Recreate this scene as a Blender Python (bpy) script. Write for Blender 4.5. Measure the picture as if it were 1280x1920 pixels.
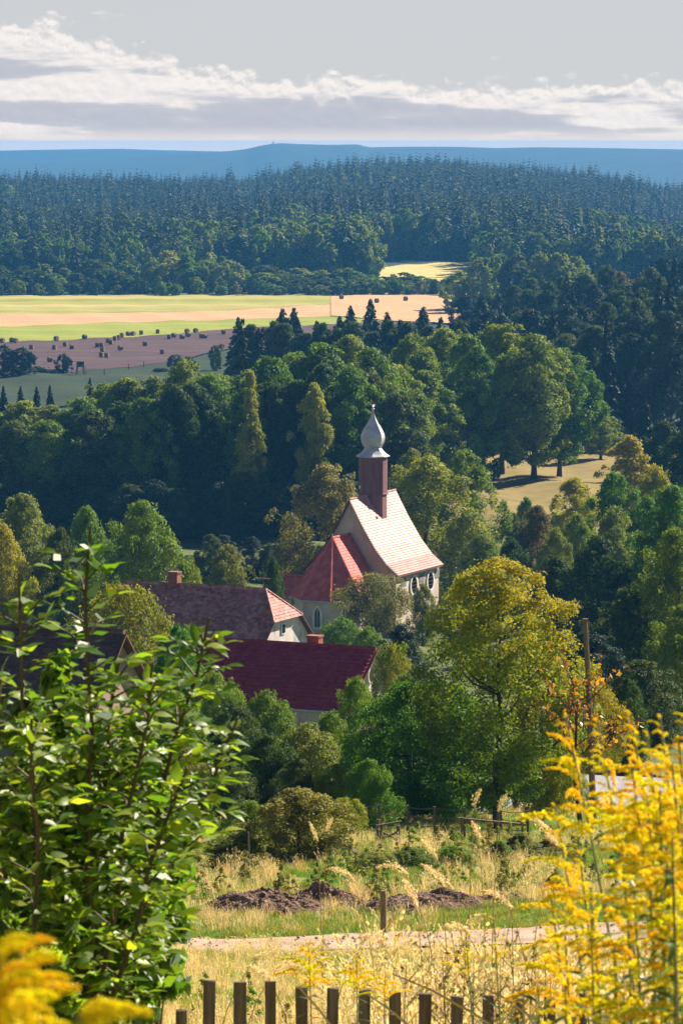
import bpy, math, random
import numpy as np
from mathutils import Vector, Matrix

for _o in list(bpy.data.objects):
    bpy.data.objects.remove(_o)
SC = bpy.context.scene
COL = SC.collection
R = math.radians
rng = np.random.default_rng(7)
random.seed(7)

# ------------------------------------------------------------------ camera
F = 7000.0                      # focal length in photo pixels (1280 x 1920)
HOR = 267.0                     # row of the eye-level horizon
PITCH = math.atan((960 - HOR) / F)
CP, SP = math.cos(PITCH), math.sin(PITCH)
cam_d = bpy.data.cameras.new('camera')
cam = bpy.data.objects.new('camera', cam_d)
COL.objects.link(cam)
cam.location = (0, 0, 0)
cam.rotation_euler = (math.pi / 2 - PITCH, 0, 0)
cam_d.sensor_fit = 'VERTICAL'
cam_d.sensor_height = 36.0
cam_d.lens = F / 1920 * 36.0
cam_d.clip_start = 0.1
cam_d.clip_end = 60000
cam_d.dof.use_dof = True
cam_d.dof.focus_distance = 380
cam_d.dof.aperture_fstop = 19.0
SC.camera = cam

# ------------------------------------------------------------------ light
SUN_H, SUN_E = R(46), R(33)     # heading from +Y towards +X, elevation
SUN_DIR = Vector((math.sin(SUN_H) * math.cos(SUN_E), math.cos(SUN_H) * math.cos(SUN_E), math.sin(SUN_E)))
sun_d = bpy.data.lights.new('sun', 'SUN')
sun_d.energy = 5.0
sun_d.angle = R(0.5)
sun_d.color = (1.0, 0.89, 0.73)
sun = bpy.data.objects.new('sun', sun_d)
COL.objects.link(sun)
sun.rotation_euler = (-SUN_DIR).to_track_quat('-Z', 'Y').to_euler()
SC.view_settings.view_transform = 'Standard'
SC.view_settings.look = 'None'
SC.view_settings.gamma = 1.0
SC.view_settings.exposure = 1.5
SC.view_settings.use_curve_mapping = False
cy = SC.cycles
cy.max_bounces = 6; cy.diffuse_bounces = 2; cy.glossy_bounces = 2; cy.transmission_bounces = 4
cy.volume_bounces = 0; cy.transparent_max_bounces = 4
cy.use_denoising = True
cy.sample_clamp_indirect = 4.0


class NT:
    """small helper to write node trees"""
    def __init__(self, tree):
        self.t = tree
        tree.nodes.clear()

    def n(self, kind, **kw):
        nd = self.t.nodes.new(kind)
        for k, v in kw.items():
            setattr(nd, k, v)
        return nd

    def set(self, sock, v):
        if isinstance(v, bpy.types.NodeSocket):
            self.t.links.new(v, sock)
        else:
            sock.default_value = v

    def m(self, op, a, b=0.0, c=None, clamp=False):
        nd = self.n('ShaderNodeMath', operation=op)
        nd.use_clamp = clamp
        self.set(nd.inputs[0], a); self.set(nd.inputs[1], b)
        if c is not None:
            self.set(nd.inputs[2], c)
        return nd.outputs[0]

    def mix(self, f, a, b, blend='MIX'):
        nd = self.n('ShaderNodeMix', data_type='RGBA', blend_type=blend)
        nd.clamp_factor = True
        self.set(nd.inputs[0], f); self.set(nd.inputs[6], a); self.set(nd.inputs[7], b)
        return nd.outputs[2]

    def sstep(self, x, lo, hi, a=0.0, b=1.0):
        nd = self.n('ShaderNodeMapRange', interpolation_type='SMOOTHSTEP')
        self.set(nd.inputs[0], x)
        for i, v in zip((1, 2, 3, 4), (lo, hi, a, b)):
            nd.inputs[i].default_value = v
        return nd.outputs[0]

    def noise(self, vec, scale, detail=3.0, rough=0.55, dist=0.0, dims='3D'):
        nd = self.n('ShaderNodeTexNoise', noise_dimensions=dims)
        if vec is not None:
            self.set(nd.inputs['Vector'], vec)
        nd.inputs['Scale'].default_value = scale
        nd.inputs['Detail'].default_value = detail
        nd.inputs['Roughness'].default_value = rough
        nd.inputs['Distortion'].default_value = dist
        return nd.outputs[0]

    def vec(self, x, y, z=0.0):
        nd = self.n('ShaderNodeCombineXYZ')
        self.set(nd.inputs[0], x); self.set(nd.inputs[1], y); self.set(nd.inputs[2], z)
        return nd.outputs[0]

    def ramp(self, f, stops, interp='LINEAR'):
        nd = self.n('ShaderNodeValToRGB')
        cr = nd.color_ramp
        cr.interpolation = interp
        while len(cr.elements) < len(stops):
            cr.elements.new(0.5)
        for e, (p, c) in zip(cr.elements, stops):
            e.position = p; e.color = (*c[:3], 1)
        self.set(nd.inputs[0], f)
        return nd.outputs[0]


# ------------------------------------------------------------------ sky
W = bpy.data.worlds.new('World')
SC.world = W
W.use_nodes = True
nt = NT(W.node_tree)
sky = nt.n('ShaderNodeTexSky', sky_type='NISHITA')
sky.sun_disc = False
sky.sun_elevation = SUN_E
sky.sun_rotation = SUN_H
sky.altitude = 400
sky.air_density = 0.5
sky.dust_density = 0.3
sky.ozone_density = 3.0
tc = nt.n('ShaderNodeTexCoord')
sx = nt.n('ShaderNodeSeparateXYZ')
nt.t.links.new(tc.outputs['Generated'], sx.inputs[0])
az = nt.m('MULTIPLY', nt.m('ARCTAN2', sx.outputs[0], sx.outputs[1]), 180 / math.pi)
el = nt.m('MULTIPLY', nt.m('ARCSINE', sx.outputs[2]), 180 / math.pi)
# top of the cloud bank: higher towards the west, puffy, all round the horizon
top = nt.m('ADD', nt.sstep(az, -0.6, -4.6, 0.93, 1.74), nt.m('MULTIPLY', nt.m('SUBTRACT', nt.noise(nt.vec(az, 3.7), 0.35, 2.0), 0.5), 0.35))
def puffs(da, de):
    a_, e_ = nt.m('ADD', az, da), nt.m('ADD', el, de)
    big = nt.noise(nt.vec(a_, nt.m('MULTIPLY', e_, 1.5), 1.3), 1.15, 2.0, 0.5)
    vo = nt.n('ShaderNodeTexVoronoi', feature='SMOOTH_F1')
    nt.set(vo.inputs['Vector'], nt.vec(nt.m('ADD', a_, nt.m('MULTIPLY', big, .5)), nt.m('MULTIPLY', e_, 1.35), 0.4))
    vo.inputs['Scale'].default_value = 4.2
    vo.inputs['Smoothness'].default_value = .55
    fine = nt.noise(nt.vec(a_, nt.m('MULTIPLY', e_, 1.3), 6.1), 7.0, 6.0, 0.62, .4)
    lump = nt.m('SUBTRACT', .62, vo.outputs['Distance'])
    return nt.m('ADD', nt.m('ADD', nt.m('MULTIPLY', nt.m('SUBTRACT', big, .5), .75), nt.m('MULTIPLY', lump, .26)), nt.m('MULTIPLY', nt.m('SUBTRACT', fine, .5), .36))


p0_, p1_ = puffs(0.0, 0.0), puffs(0.03, 0.05)
d = nt.m('ADD', nt.m('SUBTRACT', top, el), p0_)
dens = nt.sstep(d, -0.03, 0.15)
wisp = nt.m('MULTIPLY', nt.sstep(nt.noise(nt.vec(az, nt.m('MULTIPLY', el, 3.0), 8.1), 1.1, 5.0), 0.63, 0.74), 0.5)
dens = nt.m('MAXIMUM', dens, nt.m('MULTIPLY', wisp, nt.sstep(d, -0.55, -0.2)))
# flat grey undersides in long bands, lit cauliflower tops
bandv = nt.vec(nt.m('MULTIPLY', az, 0.30), nt.m('MULTIPLY', el, 2.3), 2.9)
band = nt.noise(bandv, 1.15, 4.0, 0.5)
shade = nt.sstep(d, 0.16, 0.42)
grey = nt.m('MULTIPLY', shade, nt.sstep(band, 0.40, 0.56))
relief = nt.m('MULTIPLY', nt.m('SUBTRACT', p0_, p1_), nt.m('SUBTRACT', 2.6, nt.m('MULTIPLY', shade, 1.7)))
lit = nt.m('ADD', nt.m('SUBTRACT', 0.92, nt.m('MULTIPLY', grey, 0.80)), relief, clamp=True)
ccol = nt.ramp(lit, [(0.0, (3.6, 3.8, 4.3)), (0.45, (4.2, 4.25, 4.6)), (1.0, (6.7, 6.3, 6.05))])
low = nt.mix(nt.sstep(el, 0.28, -0.05), ccol, (6.8, 5.8, 4.9, 1))
skyc = nt.mix(0.94, sky.outputs[0], (4.35, 4.35, 4.4, 1))
# pale colour kept low only; the sky above is darkened to deepen the shade
skyc = nt.mix(nt.sstep(el, 2.0, 25.0), skyc, sky.outputs[0])
final = nt.mix(dens, skyc, low)
bg = nt.n('ShaderNodeBackground')
nt.t.links.new(final, bg.inputs[0])
bg.inputs[1].default_value = 0.05
out = nt.n('ShaderNodeOutputWorld')
nt.t.links.new(bg.outputs[0], out.inputs[0])

# ------------------------------------------------------------------ geometry of the place
TBL = [(-80, 2), (-30, 1.0), (0, -1.7), (20, -5.6), (40, -9.5), (70, -15.3), (75, -16.0), (80, -16.6), (100, -19.4), (125, -23.1),
       (150, -26.8), (170, -29), (230, -37.3), (310, -45), (400, -53), (430, -54), (520, -53.6), (620, -54), (700, -55.5),
       (805, -55.2), (1000, -55), (1400, -55), (1650, -53.5), (2000, -50), (2800, -43), (3300, -60), (4000, -95), (5000, -100), (30000, -100)]
TY = np.array([t[0] for t in TBL], float)
TZ = np.array([t[1] for t in TBL], float)
RIDGE = [(-700, 304), (-200, 304), (0, 303), (150, 299), (250, 295), (330, 288), (430, 283), (465, 279), (490, 273), (510, 269.5), (530, 268.5), (560, 270), (620, 271.5),
         (670, 270.5), (690, 276), (760, 275), (850, 275), (930, 277.5), (1000, 276), (1100, 277), (1280, 280), (1600, 285), (2000, 290)]
RIDGE2 = [(-700, 290), (0, 286), (130, 284), (230, 283), (300, 286), (420, 289), (700, 290), (1280, 290), (2000, 290)]


def zg(X, Y):
    X = np.asarray(X, float); Y = np.asarray(Y, float)
    z = 0
    for e in np.linspace(-.03, .03, 7):
        z = z + np.interp(Y + e * np.maximum(Y, 20), TY, TZ)
    z = z / 7
    px = 640 + F * X / np.maximum(Y, 1)
    # the wooded hill: highest to the right of the middle, low on the far right
    bump = np.interp(px, [-600, 0, 200, 400, 470, 560, 700, 850, 950, 1100, 1180, 1225, 1300, 1500], [-5, -5, -2.5, -2.5, -5, 2, 4, 6, 2.5, -1, -5, -12, -12, -10])
    z = z + bump * np.interp(Y, [1500, 2300, 3000, 3600], [0, 1, 1, 0])
    lay = np.interp(px, [300, 600, 1300], [.25, 1, 1])
    z = z + lay * (3.0 * np.exp(-((Y - 1830) / 110.0) ** 2) - 8.0 * np.exp(-((Y - 2120) / 170.0) ** 2))
    # far ridges
    hr = -(np.interp(px, [p[0] for p in RIDGE], [p[1] for p in RIDGE]) - HOR) / F * 7000 + 100
    z = z + hr * np.exp(-((Y - 7000) / 700.0) ** 2)
    hr = -(np.interp(px, [p[0] for p in RIDGE2], [p[1] for p in RIDGE2]) - HOR) / F * 8150 + 100
    z = z + np.maximum(0, hr * np.exp(-((Y - 8150) / 400.0) ** 2)) * np.interp(Y, [7300, 7700], [0, 1])
    # soft unevenness
    a = np.interp(Y, [0, 60, 400, 800, 2000, 9000], [.05, .12, .5, .25, .5, 0.0])
    z = z + a * (np.sin(X * .31 + Y * .07) + .6 * np.sin(X * .13 - Y * .19 + 1.3)) * np.interp(Y, [0, 900, 901], [1, 1, .4])
    return z


def zgf(X, Y):
    return float(zg(np.array([X]), np.array([Y]))[0])


def at(x, y, Y):
    """world point on the ray of photo pixel (x, y) at distance Y"""
    a, b = (x - 640) / F, (960 - y) / F
    dy = CP + b * SP; dz = -SP + b * CP
    return Vector((a / dy * Y, Y, dz / dy * Y))


def gp(x, Y):
    """ground point under photo column x at distance Y"""
    z = -Y * .13
    for _ in range(3):
        X = (x - 640) / F * (Y * CP - z * SP)
        z = zgf(X, Y)
    return Vector((X, Y, z))


# ------------------------------------------------------------------ object helpers
def link(o, parent=None):
    COL.objects.link(o)
    if parent is not None:
        o.parent = parent
    return o


def tag(o, label=None, cat=None, group=None, kind=None):
    if label: o['label'] = label
    if cat: o['category'] = cat
    if group: o['group'] = group
    if kind: o['kind'] = kind
    return o


def thing(name, label, cat, loc=(0, 0, 0), rz=0.0, group=None):
    o = bpy.data.objects.new(name, None)
    o.empty_display_size = 0.2
    link(o)
    o.location = loc
    o.rotation_euler = (0, 0, rz)
    return tag(o, label, cat, group)


def mesh_np(name, v, f, mat=None, tint=None, smooth=False):
    me = bpy.data.meshes.new(name)
    me.from_pydata(np.asarray(v, float), [], np.asarray(f, int) if not isinstance(f, list) else f)
    if tint is not None:
        at_ = me.attributes.new('tint', 'FLOAT', 'POINT')
        at_.data.foreach_set('value', np.asarray(tint, np.float32))
    if mat: me.materials.append(mat)
    if smooth:
        me.polygons.foreach_set('use_smooth', np.ones(len(me.polygons), bool))
    me.update()
    return me


class MB:
    def __init__(self):
        self.v = []; self.f = []

    def add(self, vs, fs):
        b = len(self.v)
        self.v += [tuple(p) for p in vs]
        self.f += [tuple(i + b for i in q) for q in fs]
        return self

    def box(self, c, s, rz=0.0, tilt=None):
        vs = []
        for dz in (-.5, .5):
            for dx, dy in ((-.5, -.5), (.5, -.5), (.5, .5), (-.5, .5)):
                p = Vector((dx * s[0], dy * s[1], dz * s[2]))
                if tilt is not None: p = tilt @ p
                if rz: p = Matrix.Rotation(rz, 3, 'Z') @ p
                vs.append(p + Vector(c))
        return self.add(vs, [(3, 2, 1, 0), (4, 5, 6, 7), (0, 1, 5, 4), (1, 2, 6, 5), (2, 3, 7, 6), (3, 0, 4, 7)])

    def bar(self, a, b, w, h=None, up=(0, 0, 1)):
        h = h or w
        a = Vector(a); b = Vector(b)
        d = (b - a).normalized()
        s = d.cross(Vector(up))
        if s.length < 1e-4: s = d.cross(Vector((1, 0, 0)))
        s.normalize(); u = s.cross(d)
        vs = []
        for p in (a, b):
            for i, j in ((-1, -1), (1, -1), (1, 1), (-1, 1)):
                vs.append(p + s * (i * w / 2) + u * (j * h / 2))
        return self.add(vs, [(0, 1, 2, 3), (7, 6, 5, 4), (0, 4, 5, 1), (1, 5, 6, 2), (2, 6, 7, 3), (3, 7, 4, 0)])

    def tube(self, pts, rad, n=6, cap=True):
        pts = [Vector(p) for p in pts]
        m = len(pts)
        b = len(self.v)
        for i, p in enumerate(pts):
            d = (pts[min(i + 1, m - 1)] - pts[max(i - 1, 0)])
            d = d.normalized() if d.length > 1e-9 else Vector((0, 0, 1))
            s = d.cross(Vector((.31, .87, .13)))
            s.normalize(); u = s.cross(d)
            r = rad[i] if hasattr(rad, '__len__') else rad
            for k in range(n):
                a = 2 * math.pi * k / n
                self.v.append(tuple(p + s * (math.cos(a) * r) + u * (math.sin(a) * r)))
        for i in range(m - 1):
            for k in range(n):
                k2 = (k + 1) % n
                self.f.append((b + i * n + k, b + i * n + k2, b + (i + 1) * n + k2, b + (i + 1) * n + k))
        if cap:
            self.f.append(tuple(b + k for k in range(n))[::-1])
            self.f.append(tuple(b + (m - 1) * n + k for k in range(n)))
        return self

    def lathe(self, prof, n=8, c=(0, 0, 0), rot=0.0):
        b = len(self.v)
        for r, z in prof:
            for k in range(n):
                a = 2 * math.pi * k / n + rot
                self.v.append((c[0] + r * math.sin(a), c[1] + r * math.cos(a), c[2] + z))
        for i in range(len(prof) - 1):
            for k in range(n):
                k2 = (k + 1) % n
                self.f.append((b + i * n + k2, b + i * n + k, b + (i + 1) * n + k, b + (i + 1) * n + k2))
        self.f.append(tuple(b + k for k in range(n)))
        self.f.append(tuple(b + (len(prof) - 1) * n + k for k in range(n))[::-1])
        return self

    def poly(self, pts):
        return self.add(pts, [tuple(range(len(pts)))])

    def prism(self, pts, off):
        """polygon pts (Vectors) extruded by vector off"""
        n = len(pts)
        off = Vector(off)
        vs = [Vector(p) for p in pts] + [Vector(p) + off for p in pts]
        fs = [tuple(range(n))[::-1], tuple(range(n, 2 * n))]
        for i in range(n):
            j = (i + 1) % n
            fs.append((i, j, n + j, n + i))
        return self.add(vs, fs)

    def courses(self, A0, A1, B0, B1, step=.33, lift=.035, nx=1, wave=0.0, jit=0.0):
        """roof facet from top edge A0-A1 to bottom edge B0-B1 laid as overlapping courses of tiles"""
        A0, A1, B0, B1 = (Vector(p) for p in (A0, A1, B0, B1))
        L = ((B0 + B1) / 2 - (A0 + A1) / 2).length
        n = max(1, round(L / step))
        nrm = (B1 - B0).cross(A0 - B0 if (A0 - B0).length > 1e-6 else A1 - B0)
        nrm.normalize()
        if nrm.z < 0: nrm = -nrm
        wlen = (B1 - B0).length
        for i in range(n):
            t0, t1 = i / n, (i + 1) / n
            rows = []
            for t, up in ((t0, .004), (t1, lift)):
                row = []
                a, b = A0.lerp(B0, t), A1.lerp(B1, t)
                for k in range(nx + 1):
                    s = k / nx
                    h = up + (wave * abs(math.sin(math.pi * s * wlen / .26)) if wave else 0) + (random.uniform(-jit, jit) if jit else 0)
                    row.append(a.lerp(b, s) + nrm * h)
                rows.append(row)
            low = [p - nrm * (lift + wave) for p in rows[1]]
            vs = rows[0] + rows[1] + low
            m = nx + 1
            fs = []
            for k in range(nx):
                fs.append((k, k + 1, m + k + 1, m + k))
                fs.append((m + k, m + k + 1, 2 * m + k + 1, 2 * m + k))
            self.add(vs, fs)
        return self

    def mesh(self, name, mat, smooth=False):
        return mesh_np(name, self.v, self.f, mat, smooth=smooth)

    def build(self, name, mat, parent=None, smooth=False):
        return link(bpy.data.objects.new(name, self.mesh(name, mat, smooth)), parent)


# ------------------------------------------------------------------ materials
def new_mat(name):
    m = bpy.data.materials.new(name)
    m.use_nodes = True
    t = NT(m.node_tree)
    return m, t


def finish(t, shader, disp=None):
    o = t.n('ShaderNodeOutputMaterial')
    t.t.links.new(shader, o.inputs[0])


def pbr(t, col, rough=.8, spec=.3, bump=None, bstr=.3, bdist=.05, metal=0.0):
    p = t.n('ShaderNodeBsdfPrincipled')
    t.set(p.inputs['Base Color'], col)
    t.set(p.inputs['Roughness'], rough)
    p.inputs['Specular IOR Level'].default_value = spec
    p.inputs['Metallic'].default_value = metal
    if bump is not None:
        b = t.n('ShaderNodeBump')
        b.inputs['Strength'].default_value = bstr
        b.inputs['Distance'].default_value = bdist
        t.set(b.inputs['Height'], bump)
        t.t.links.new(b.outputs[0], p.inputs['Normal'])
    return p.outputs[0]


def c4(c):
    return (c[0], c[1], c[2], 1.0)


def simple(name, c1, c2, scale=3.0, rough=.8, spec=.3, stretch=(1, 1, 1), bstr=.3, bdist=.02, c3=None, metal=0.0, coord='Object'):
    m, t = new_mat(name)
    tcn = t.n('ShaderNodeTexCoord')
    mp = t.n('ShaderNodeMapping')
    t.t.links.new(tcn.outputs[coord], mp.inputs[0])
    mp.inputs['Scale'].default_value = stretch
    n1 = t.noise(mp.outputs[0], scale, 5, .6)
    stops = [(.3, c1), (.7, c2)] if c3 is None else [(.28, c1), (.5, c2), (.72, c3)]
    col = t.ramp(n1, stops)
    finish(t, pbr(t, col, rough, spec, t.noise(mp.outputs[0], scale * 4, 4), bstr, bdist, metal))
    return m


def leafmat(name, c1, c2, c3, trans=.4, rough=.5, spec=.35, vary=.25, tboost=1.4, nscale=0.0):
    """foliage: colour by leaf ('tint'), by tree (random), thin leaves let light through"""
    m, t = new_mat(name)
    a = t.n('ShaderNodeAttribute', attribute_name='tint')
    oi = t.n('ShaderNodeObjectInfo')
    f = a.outputs['Fac']
    col = t.ramp(f, [(.05, c1), (.5, c2), (.95, c3)])
    if nscale:                       # stands of different age and kind
        gq = t.n('ShaderNodeNewGeometry')
        col = t.mix(1.0, col, t.ramp(t.noise(gq.outputs['Position'], nscale, 3), [(.35, (.55, .6, .7)), (.5, (1, 1, 1)), (.65, (1.7, 1.55, 1.2))]), 'MULTIPLY')
    hsv = t.n('ShaderNodeHueSaturation')
    t.set(hsv.inputs['Hue'], t.m('ADD', .5, t.m('MULTIPLY', t.m('SUBTRACT', oi.outputs['Random'], .5), -.05)))
    t.set(hsv.inputs['Value'], t.m('ADD', 1.0 - vary / 2, t.m('MULTIPLY', oi.outputs['Random'], vary)))
    t.set(hsv.inputs['Color'], col)
    p = pbr(t, hsv.outputs[0], rough, spec)
    tr = t.n('ShaderNodeBsdfTranslucent')
    b = t.n('ShaderNodeMix', data_type='RGBA', blend_type='MULTIPLY')
    b.inputs[0].default_value = 1
    t.set(b.inputs[6], hsv.outputs[0]); b.inputs[7].default_value = (tboost * 1.08, tboost, tboost * .5, 1)
    t.t.links.new(b.outputs[2], tr.inputs[0])
    ms = t.n('ShaderNodeMixShader')
    ms.inputs[0].default_value = trans
    t.t.links.new(p, ms.inputs[1]); t.t.links.new(tr.outputs[0], ms.inputs[2])
    finish(t, ms.outputs[0])
    return m


M = {}
MID = dict(trans=.27, rough=.65, spec=.15, tboost=1.5)
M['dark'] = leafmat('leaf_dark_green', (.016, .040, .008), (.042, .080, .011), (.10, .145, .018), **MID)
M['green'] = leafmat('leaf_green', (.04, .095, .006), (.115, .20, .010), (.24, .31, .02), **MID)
M['bright'] = leafmat('leaf_bright_green', (.045, .12, .008), (.095, .21, .012), (.19, .29, .03), **MID)
M['yellowgreen'] = leafmat('leaf_yellow_green', (.13, .155, .010), (.27, .28, .018), (.42, .40, .04), **MID)
M['willow'] = leafmat('leaf_grey_green', (.065, .105, .020), (.15, .20, .035), (.27, .31, .06), **MID)
M['ochre'] = leafmat('leaf_ochre', (.07, .115, .008), (.19, .21, .012), (.36, .27, .016), **{**MID, 'trans': .34})
M['turning'] = leafmat('leaf_turning', (.055, .14, .010), (.15, .235, .014), (.32, .30, .018), **{**MID, 'trans': .36})
M['olive'] = leafmat('leaf_olive', (.075, .095, .02), (.16, .18, .035), (.29, .28, .06), **MID)
M['tan'] = leafmat('leaf_tan_olive', (.07, .08, .022), (.18, .175, .045), (.36, .31, .10), **MID)
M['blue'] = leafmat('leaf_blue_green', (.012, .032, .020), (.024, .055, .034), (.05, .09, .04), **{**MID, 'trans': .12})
M['rust'] = leafmat('leaf_rust', (.16, .05, .014), (.30, .10, .018), (.42, .18, .02), trans=.45)
M['brown'] = leafmat('leaf_brown_green', (.06, .055, .014), (.12, .085, .02), (.20, .12, .025), **MID)
M['spruce'] = leafmat('needles_dark', (.008, .022, .012), (.020, .044, .020), (.060, .085, .034), trans=.08, rough=.7, spec=.1, nscale=.008)
M['sapling'] = leafmat('leaf_sapling', (.05, .11, .008), (.10, .18, .010), (.20, .27, .02), .48, .5, .5, .5, 2.0)
M['gold'] = leafmat('goldenrod_florets', (.70, .50, .008), (.80, .66, .014), (.84, .74, .05), .42, .7, .1, .2, 1.15)
M['goldleaf'] = leafmat('goldenrod_leaf', (.035, .07, .014), (.07, .13, .02), (.16, .20, .05), .40, .4, .5, .4, 1.6)
M['straw'] = leafmat('dry_grass', (.42, .31, .16), (.60, .48, .30), (.74, .63, .46), .36, .6, .2, .3, 1.2)
M['grass'] = leafmat('green_grass', (.075, .12, .014), (.17, .21, .028), (.36, .33, .09), .40, .5, .25, .4, 1.5)
M['lawn'] = leafmat('fresh_grass', (.05, .13, .014), (.10, .22, .02), (.20, .29, .05), .40, .5, .25, .3, 1.5)
M['bark'] = simple('bark', (.035, .026, .02), (.085, .065, .05), 2.0, .9, .2, (6, 6, 1), .6, .05)
M['twig'] = simple('green_brown_stem', (.05, .035, .015), (.10, .075, .03), 8.0, .7, .3, (1, 1, .3), .2, .005)
M['goldstem'] = simple('goldenrod_stem', (.09, .11, .03), (.17, .17, .06), 8.0, .7, .3)
M['drystem'] = simple('dry_stem', (.30, .20, .09), (.48, .35, .18), 8.0, .7, .3)
def plastermat(name, ca, cb, cc, stain, amt=.8, sc=.42):
    m, t = new_mat(name)
    tcn = t.n('ShaderNodeTexCoord')
    v = tcn.outputs['Object']
    col = t.ramp(t.noise(v, .6, 5, .6), [(.3, ca), (.5, cb), (.7, cc)])
    mp = t.n('ShaderNodeMapping'); t.t.links.new(v, mp.inputs[0]); mp.inputs['Scale'].default_value = (1, 1, .55)
    msk = t.m('MULTIPLY', t.sstep(t.noise(mp.outputs[0], sc, 6, .68, .3), .52, .68), amt)
    col = t.mix(msk, col, c4(stain))
    drip = t.m('MULTIPLY', t.sstep(t.noise(v, 3.5, 5, .7), .55, .75), .35)
    col = t.mix(drip, col, c4(tuple(x * .55 for x in cb)))
    finish(t, pbr(t, col, .92, .15, t.noise(v, 5, 5), .35, .03))
    return m


M['plaster'] = plastermat('cream_plaster', (.46, .36, .28), (.58, .47, .38), (.66, .56, .47), (.20, .18, .18), .6)
M['stucco'] = plastermat('weathered_white_plaster', (.46, .41, .39), (.58, .52, .49), (.66, .6, .56), (.22, .20, .21), .6, .7)
M['rosestucco'] = simple('rose_plaster', (.26, .17, .13), (.38, .27, .21), .9, .9, .2)
M['greystucco'] = simple('grey_plaster', (.16, .16, .17), (.25, .24, .25), .8, .9, .2)
M['white'] = simple('white_trim', (.66, .62, .58), (.78, .75, .70), 2.0, .7, .3)
M['wood'] = simple('weathered_board', (.12, .06, .065), (.21, .11, .115), 1.4, .85, .1, (9, 9, .35), .5, .03, (.29, .16, .155))
M['fencewood'] = simple('grey_fence_wood', (.05, .037, .03), (.11, .085, .065), 6.0, .85, .25, (6, 6, .5), .6, .01, (.19, .15, .115))
M['postwood'] = simple('post_wood', (.07, .05, .04), (.17, .12, .085), 6.0, .85, .25, (6, 6, .5), .6, .01, (.30, .22, .15))
M['zinc'] = simple('grey_sheet_metal', (.34, .35, .39), (.46, .47, .50), 1.2, .6, .4, (1, 1, 1), .15, .02, (.56, .56, .58), .0)
M['tin'] = simple('dull_roof_sheet', (.22, .21, .24), (.34, .33, .36), 1.1, .6, .4, (1, 1, 1), .3, .01, (.44, .41, .41), .1)
M['glass'] = simple('dark_window_pane', (.012, .013, .016), (.022, .022, .026), 2.0, .15, .5)
M['brick'] = simple('chimney_brick', (.20, .07, .05), (.30, .12, .085), 6.0, .9, .2)
M['browntrim'] = simple('brown_window_frame', (.11, .05, .03), (.17, .08, .05), 5.0, .7, .3)
M['hay'] = simple('hay_straw', (.12, .08, .06), (.20, .14, .10), 3.0, .9, .2, (1, 1, 1), .7, .1)
M['wire'] = simple('rusty_wire', (.10, .08, .07), (.18, .15, .13), 8.0, .6, .4)


def tilemat(name, ca, cb, cc, rough=.5, spec=.5, scale=2.6):
    m, t = new_mat(name)
    tcn = t.n('ShaderNodeTexCoord')
    vo = t.n('ShaderNodeTexVoronoi')
    vo.inputs['Scale'].default_value = scale
    t.t.links.new(tcn.outputs['Object'], vo.inputs['Vector'])
    bw = t.n('ShaderNodeSeparateColor')
    t.t.links.new(vo.outputs['Color'], bw.inputs[0])
    big = t.noise(tcn.outputs['Object'], .5, 4)
    f = t.m('ADD', t.m('MULTIPLY', bw.outputs[0], .5), t.m('MULTIPLY', big, .5))
    col = t.ramp(f, [(.25, ca), (.5, cb), (.75, cc)])
    finish(t, pbr(t, col, rough, spec, t.noise(tcn.outputs['Object'], 6, 3), .25, .03))
    return m


M['redtile'] = tilemat('red_clay_tile', (.48, .085, .08), (.56, .12, .10), (.62, .155, .13), .7, .1)
M['navetile'] = tilemat('salmon_clay_tile', (.33, .15, .13), (.40, .195, .17), (.46, .24, .21), .6, .2)
M['oldtile'] = tilemat('old_brown_tile', (.24, .085, .07), (.36, .145, .12), (.48, .25, .205), .7, .15, 3.4)
M['purpletile'] = tilemat('dark_red_pantile', (.26, .024, .05), (.32, .032, .06), (.38, .045, .07), .6, .15, 3.4)
M['darktile'] = tilemat('dark_brown_tile', (.07, .035, .032), (.11, .052, .045), (.15, .075, .06), .6, .4, 4.0)


def groundmat():
    m, t = new_mat('meadow_and_forest_floor')
    g = t.n('ShaderNodeNewGeometry')
    pos = g.outputs['Position']
    s = t.n('ShaderNodeSeparateXYZ')
    t.t.links.new(pos, s.inputs[0])
    n1 = t.noise(pos, .25, 5)
    n2 = t.noise(pos, 2.5, 4)
    n3 = t.noise(pos, .02, 4)
    near = t.ramp(t.m('ADD', t.m('MULTIPLY', n1, .6), t.m('MULTIPLY', n2, .4)), [(.35, (.13, .18, .03)), (.5, (.28, .27, .08)), (.65, (.50, .40, .22))])
    gard = t.ramp(t.m('ADD', t.m('MULTIPLY', n1, .6), t.m('MULTIPLY', n2, .4)), [(.35, (.06, .12, .018)), (.52, (.13, .19, .03)), (.68, (.30, .26, .09))])
    mid = t.ramp(n1, [(.35, (.05, .075, .018)), (.6, (.10, .115, .028)), (.75, (.20, .165, .055))])
    far = t.ramp(n3, [(.35, (.010, .026, .022)), (.65, (.018, .036, .028))])
    dry = t.ramp(n1, [(.35, (.15, .12, .03)), (.6, (.23, .165, .045)), (.75, (.11, .115, .025))])
    y = s.outputs[1]
    c = t.mix(t.sstep(y, 74, 82), near, gard)
    c = t.mix(t.sstep(y, 140, 190), c, mid)
    c = t.mix(t.sstep(y, 500, 530), c, dry)
    c = t.mix(t.sstep(y, 640, 760), c, far)
    finish(t, pbr(t, c, .95, .15, n2, .5, .05))
    return m


M['ground'] = groundmat()


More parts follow.
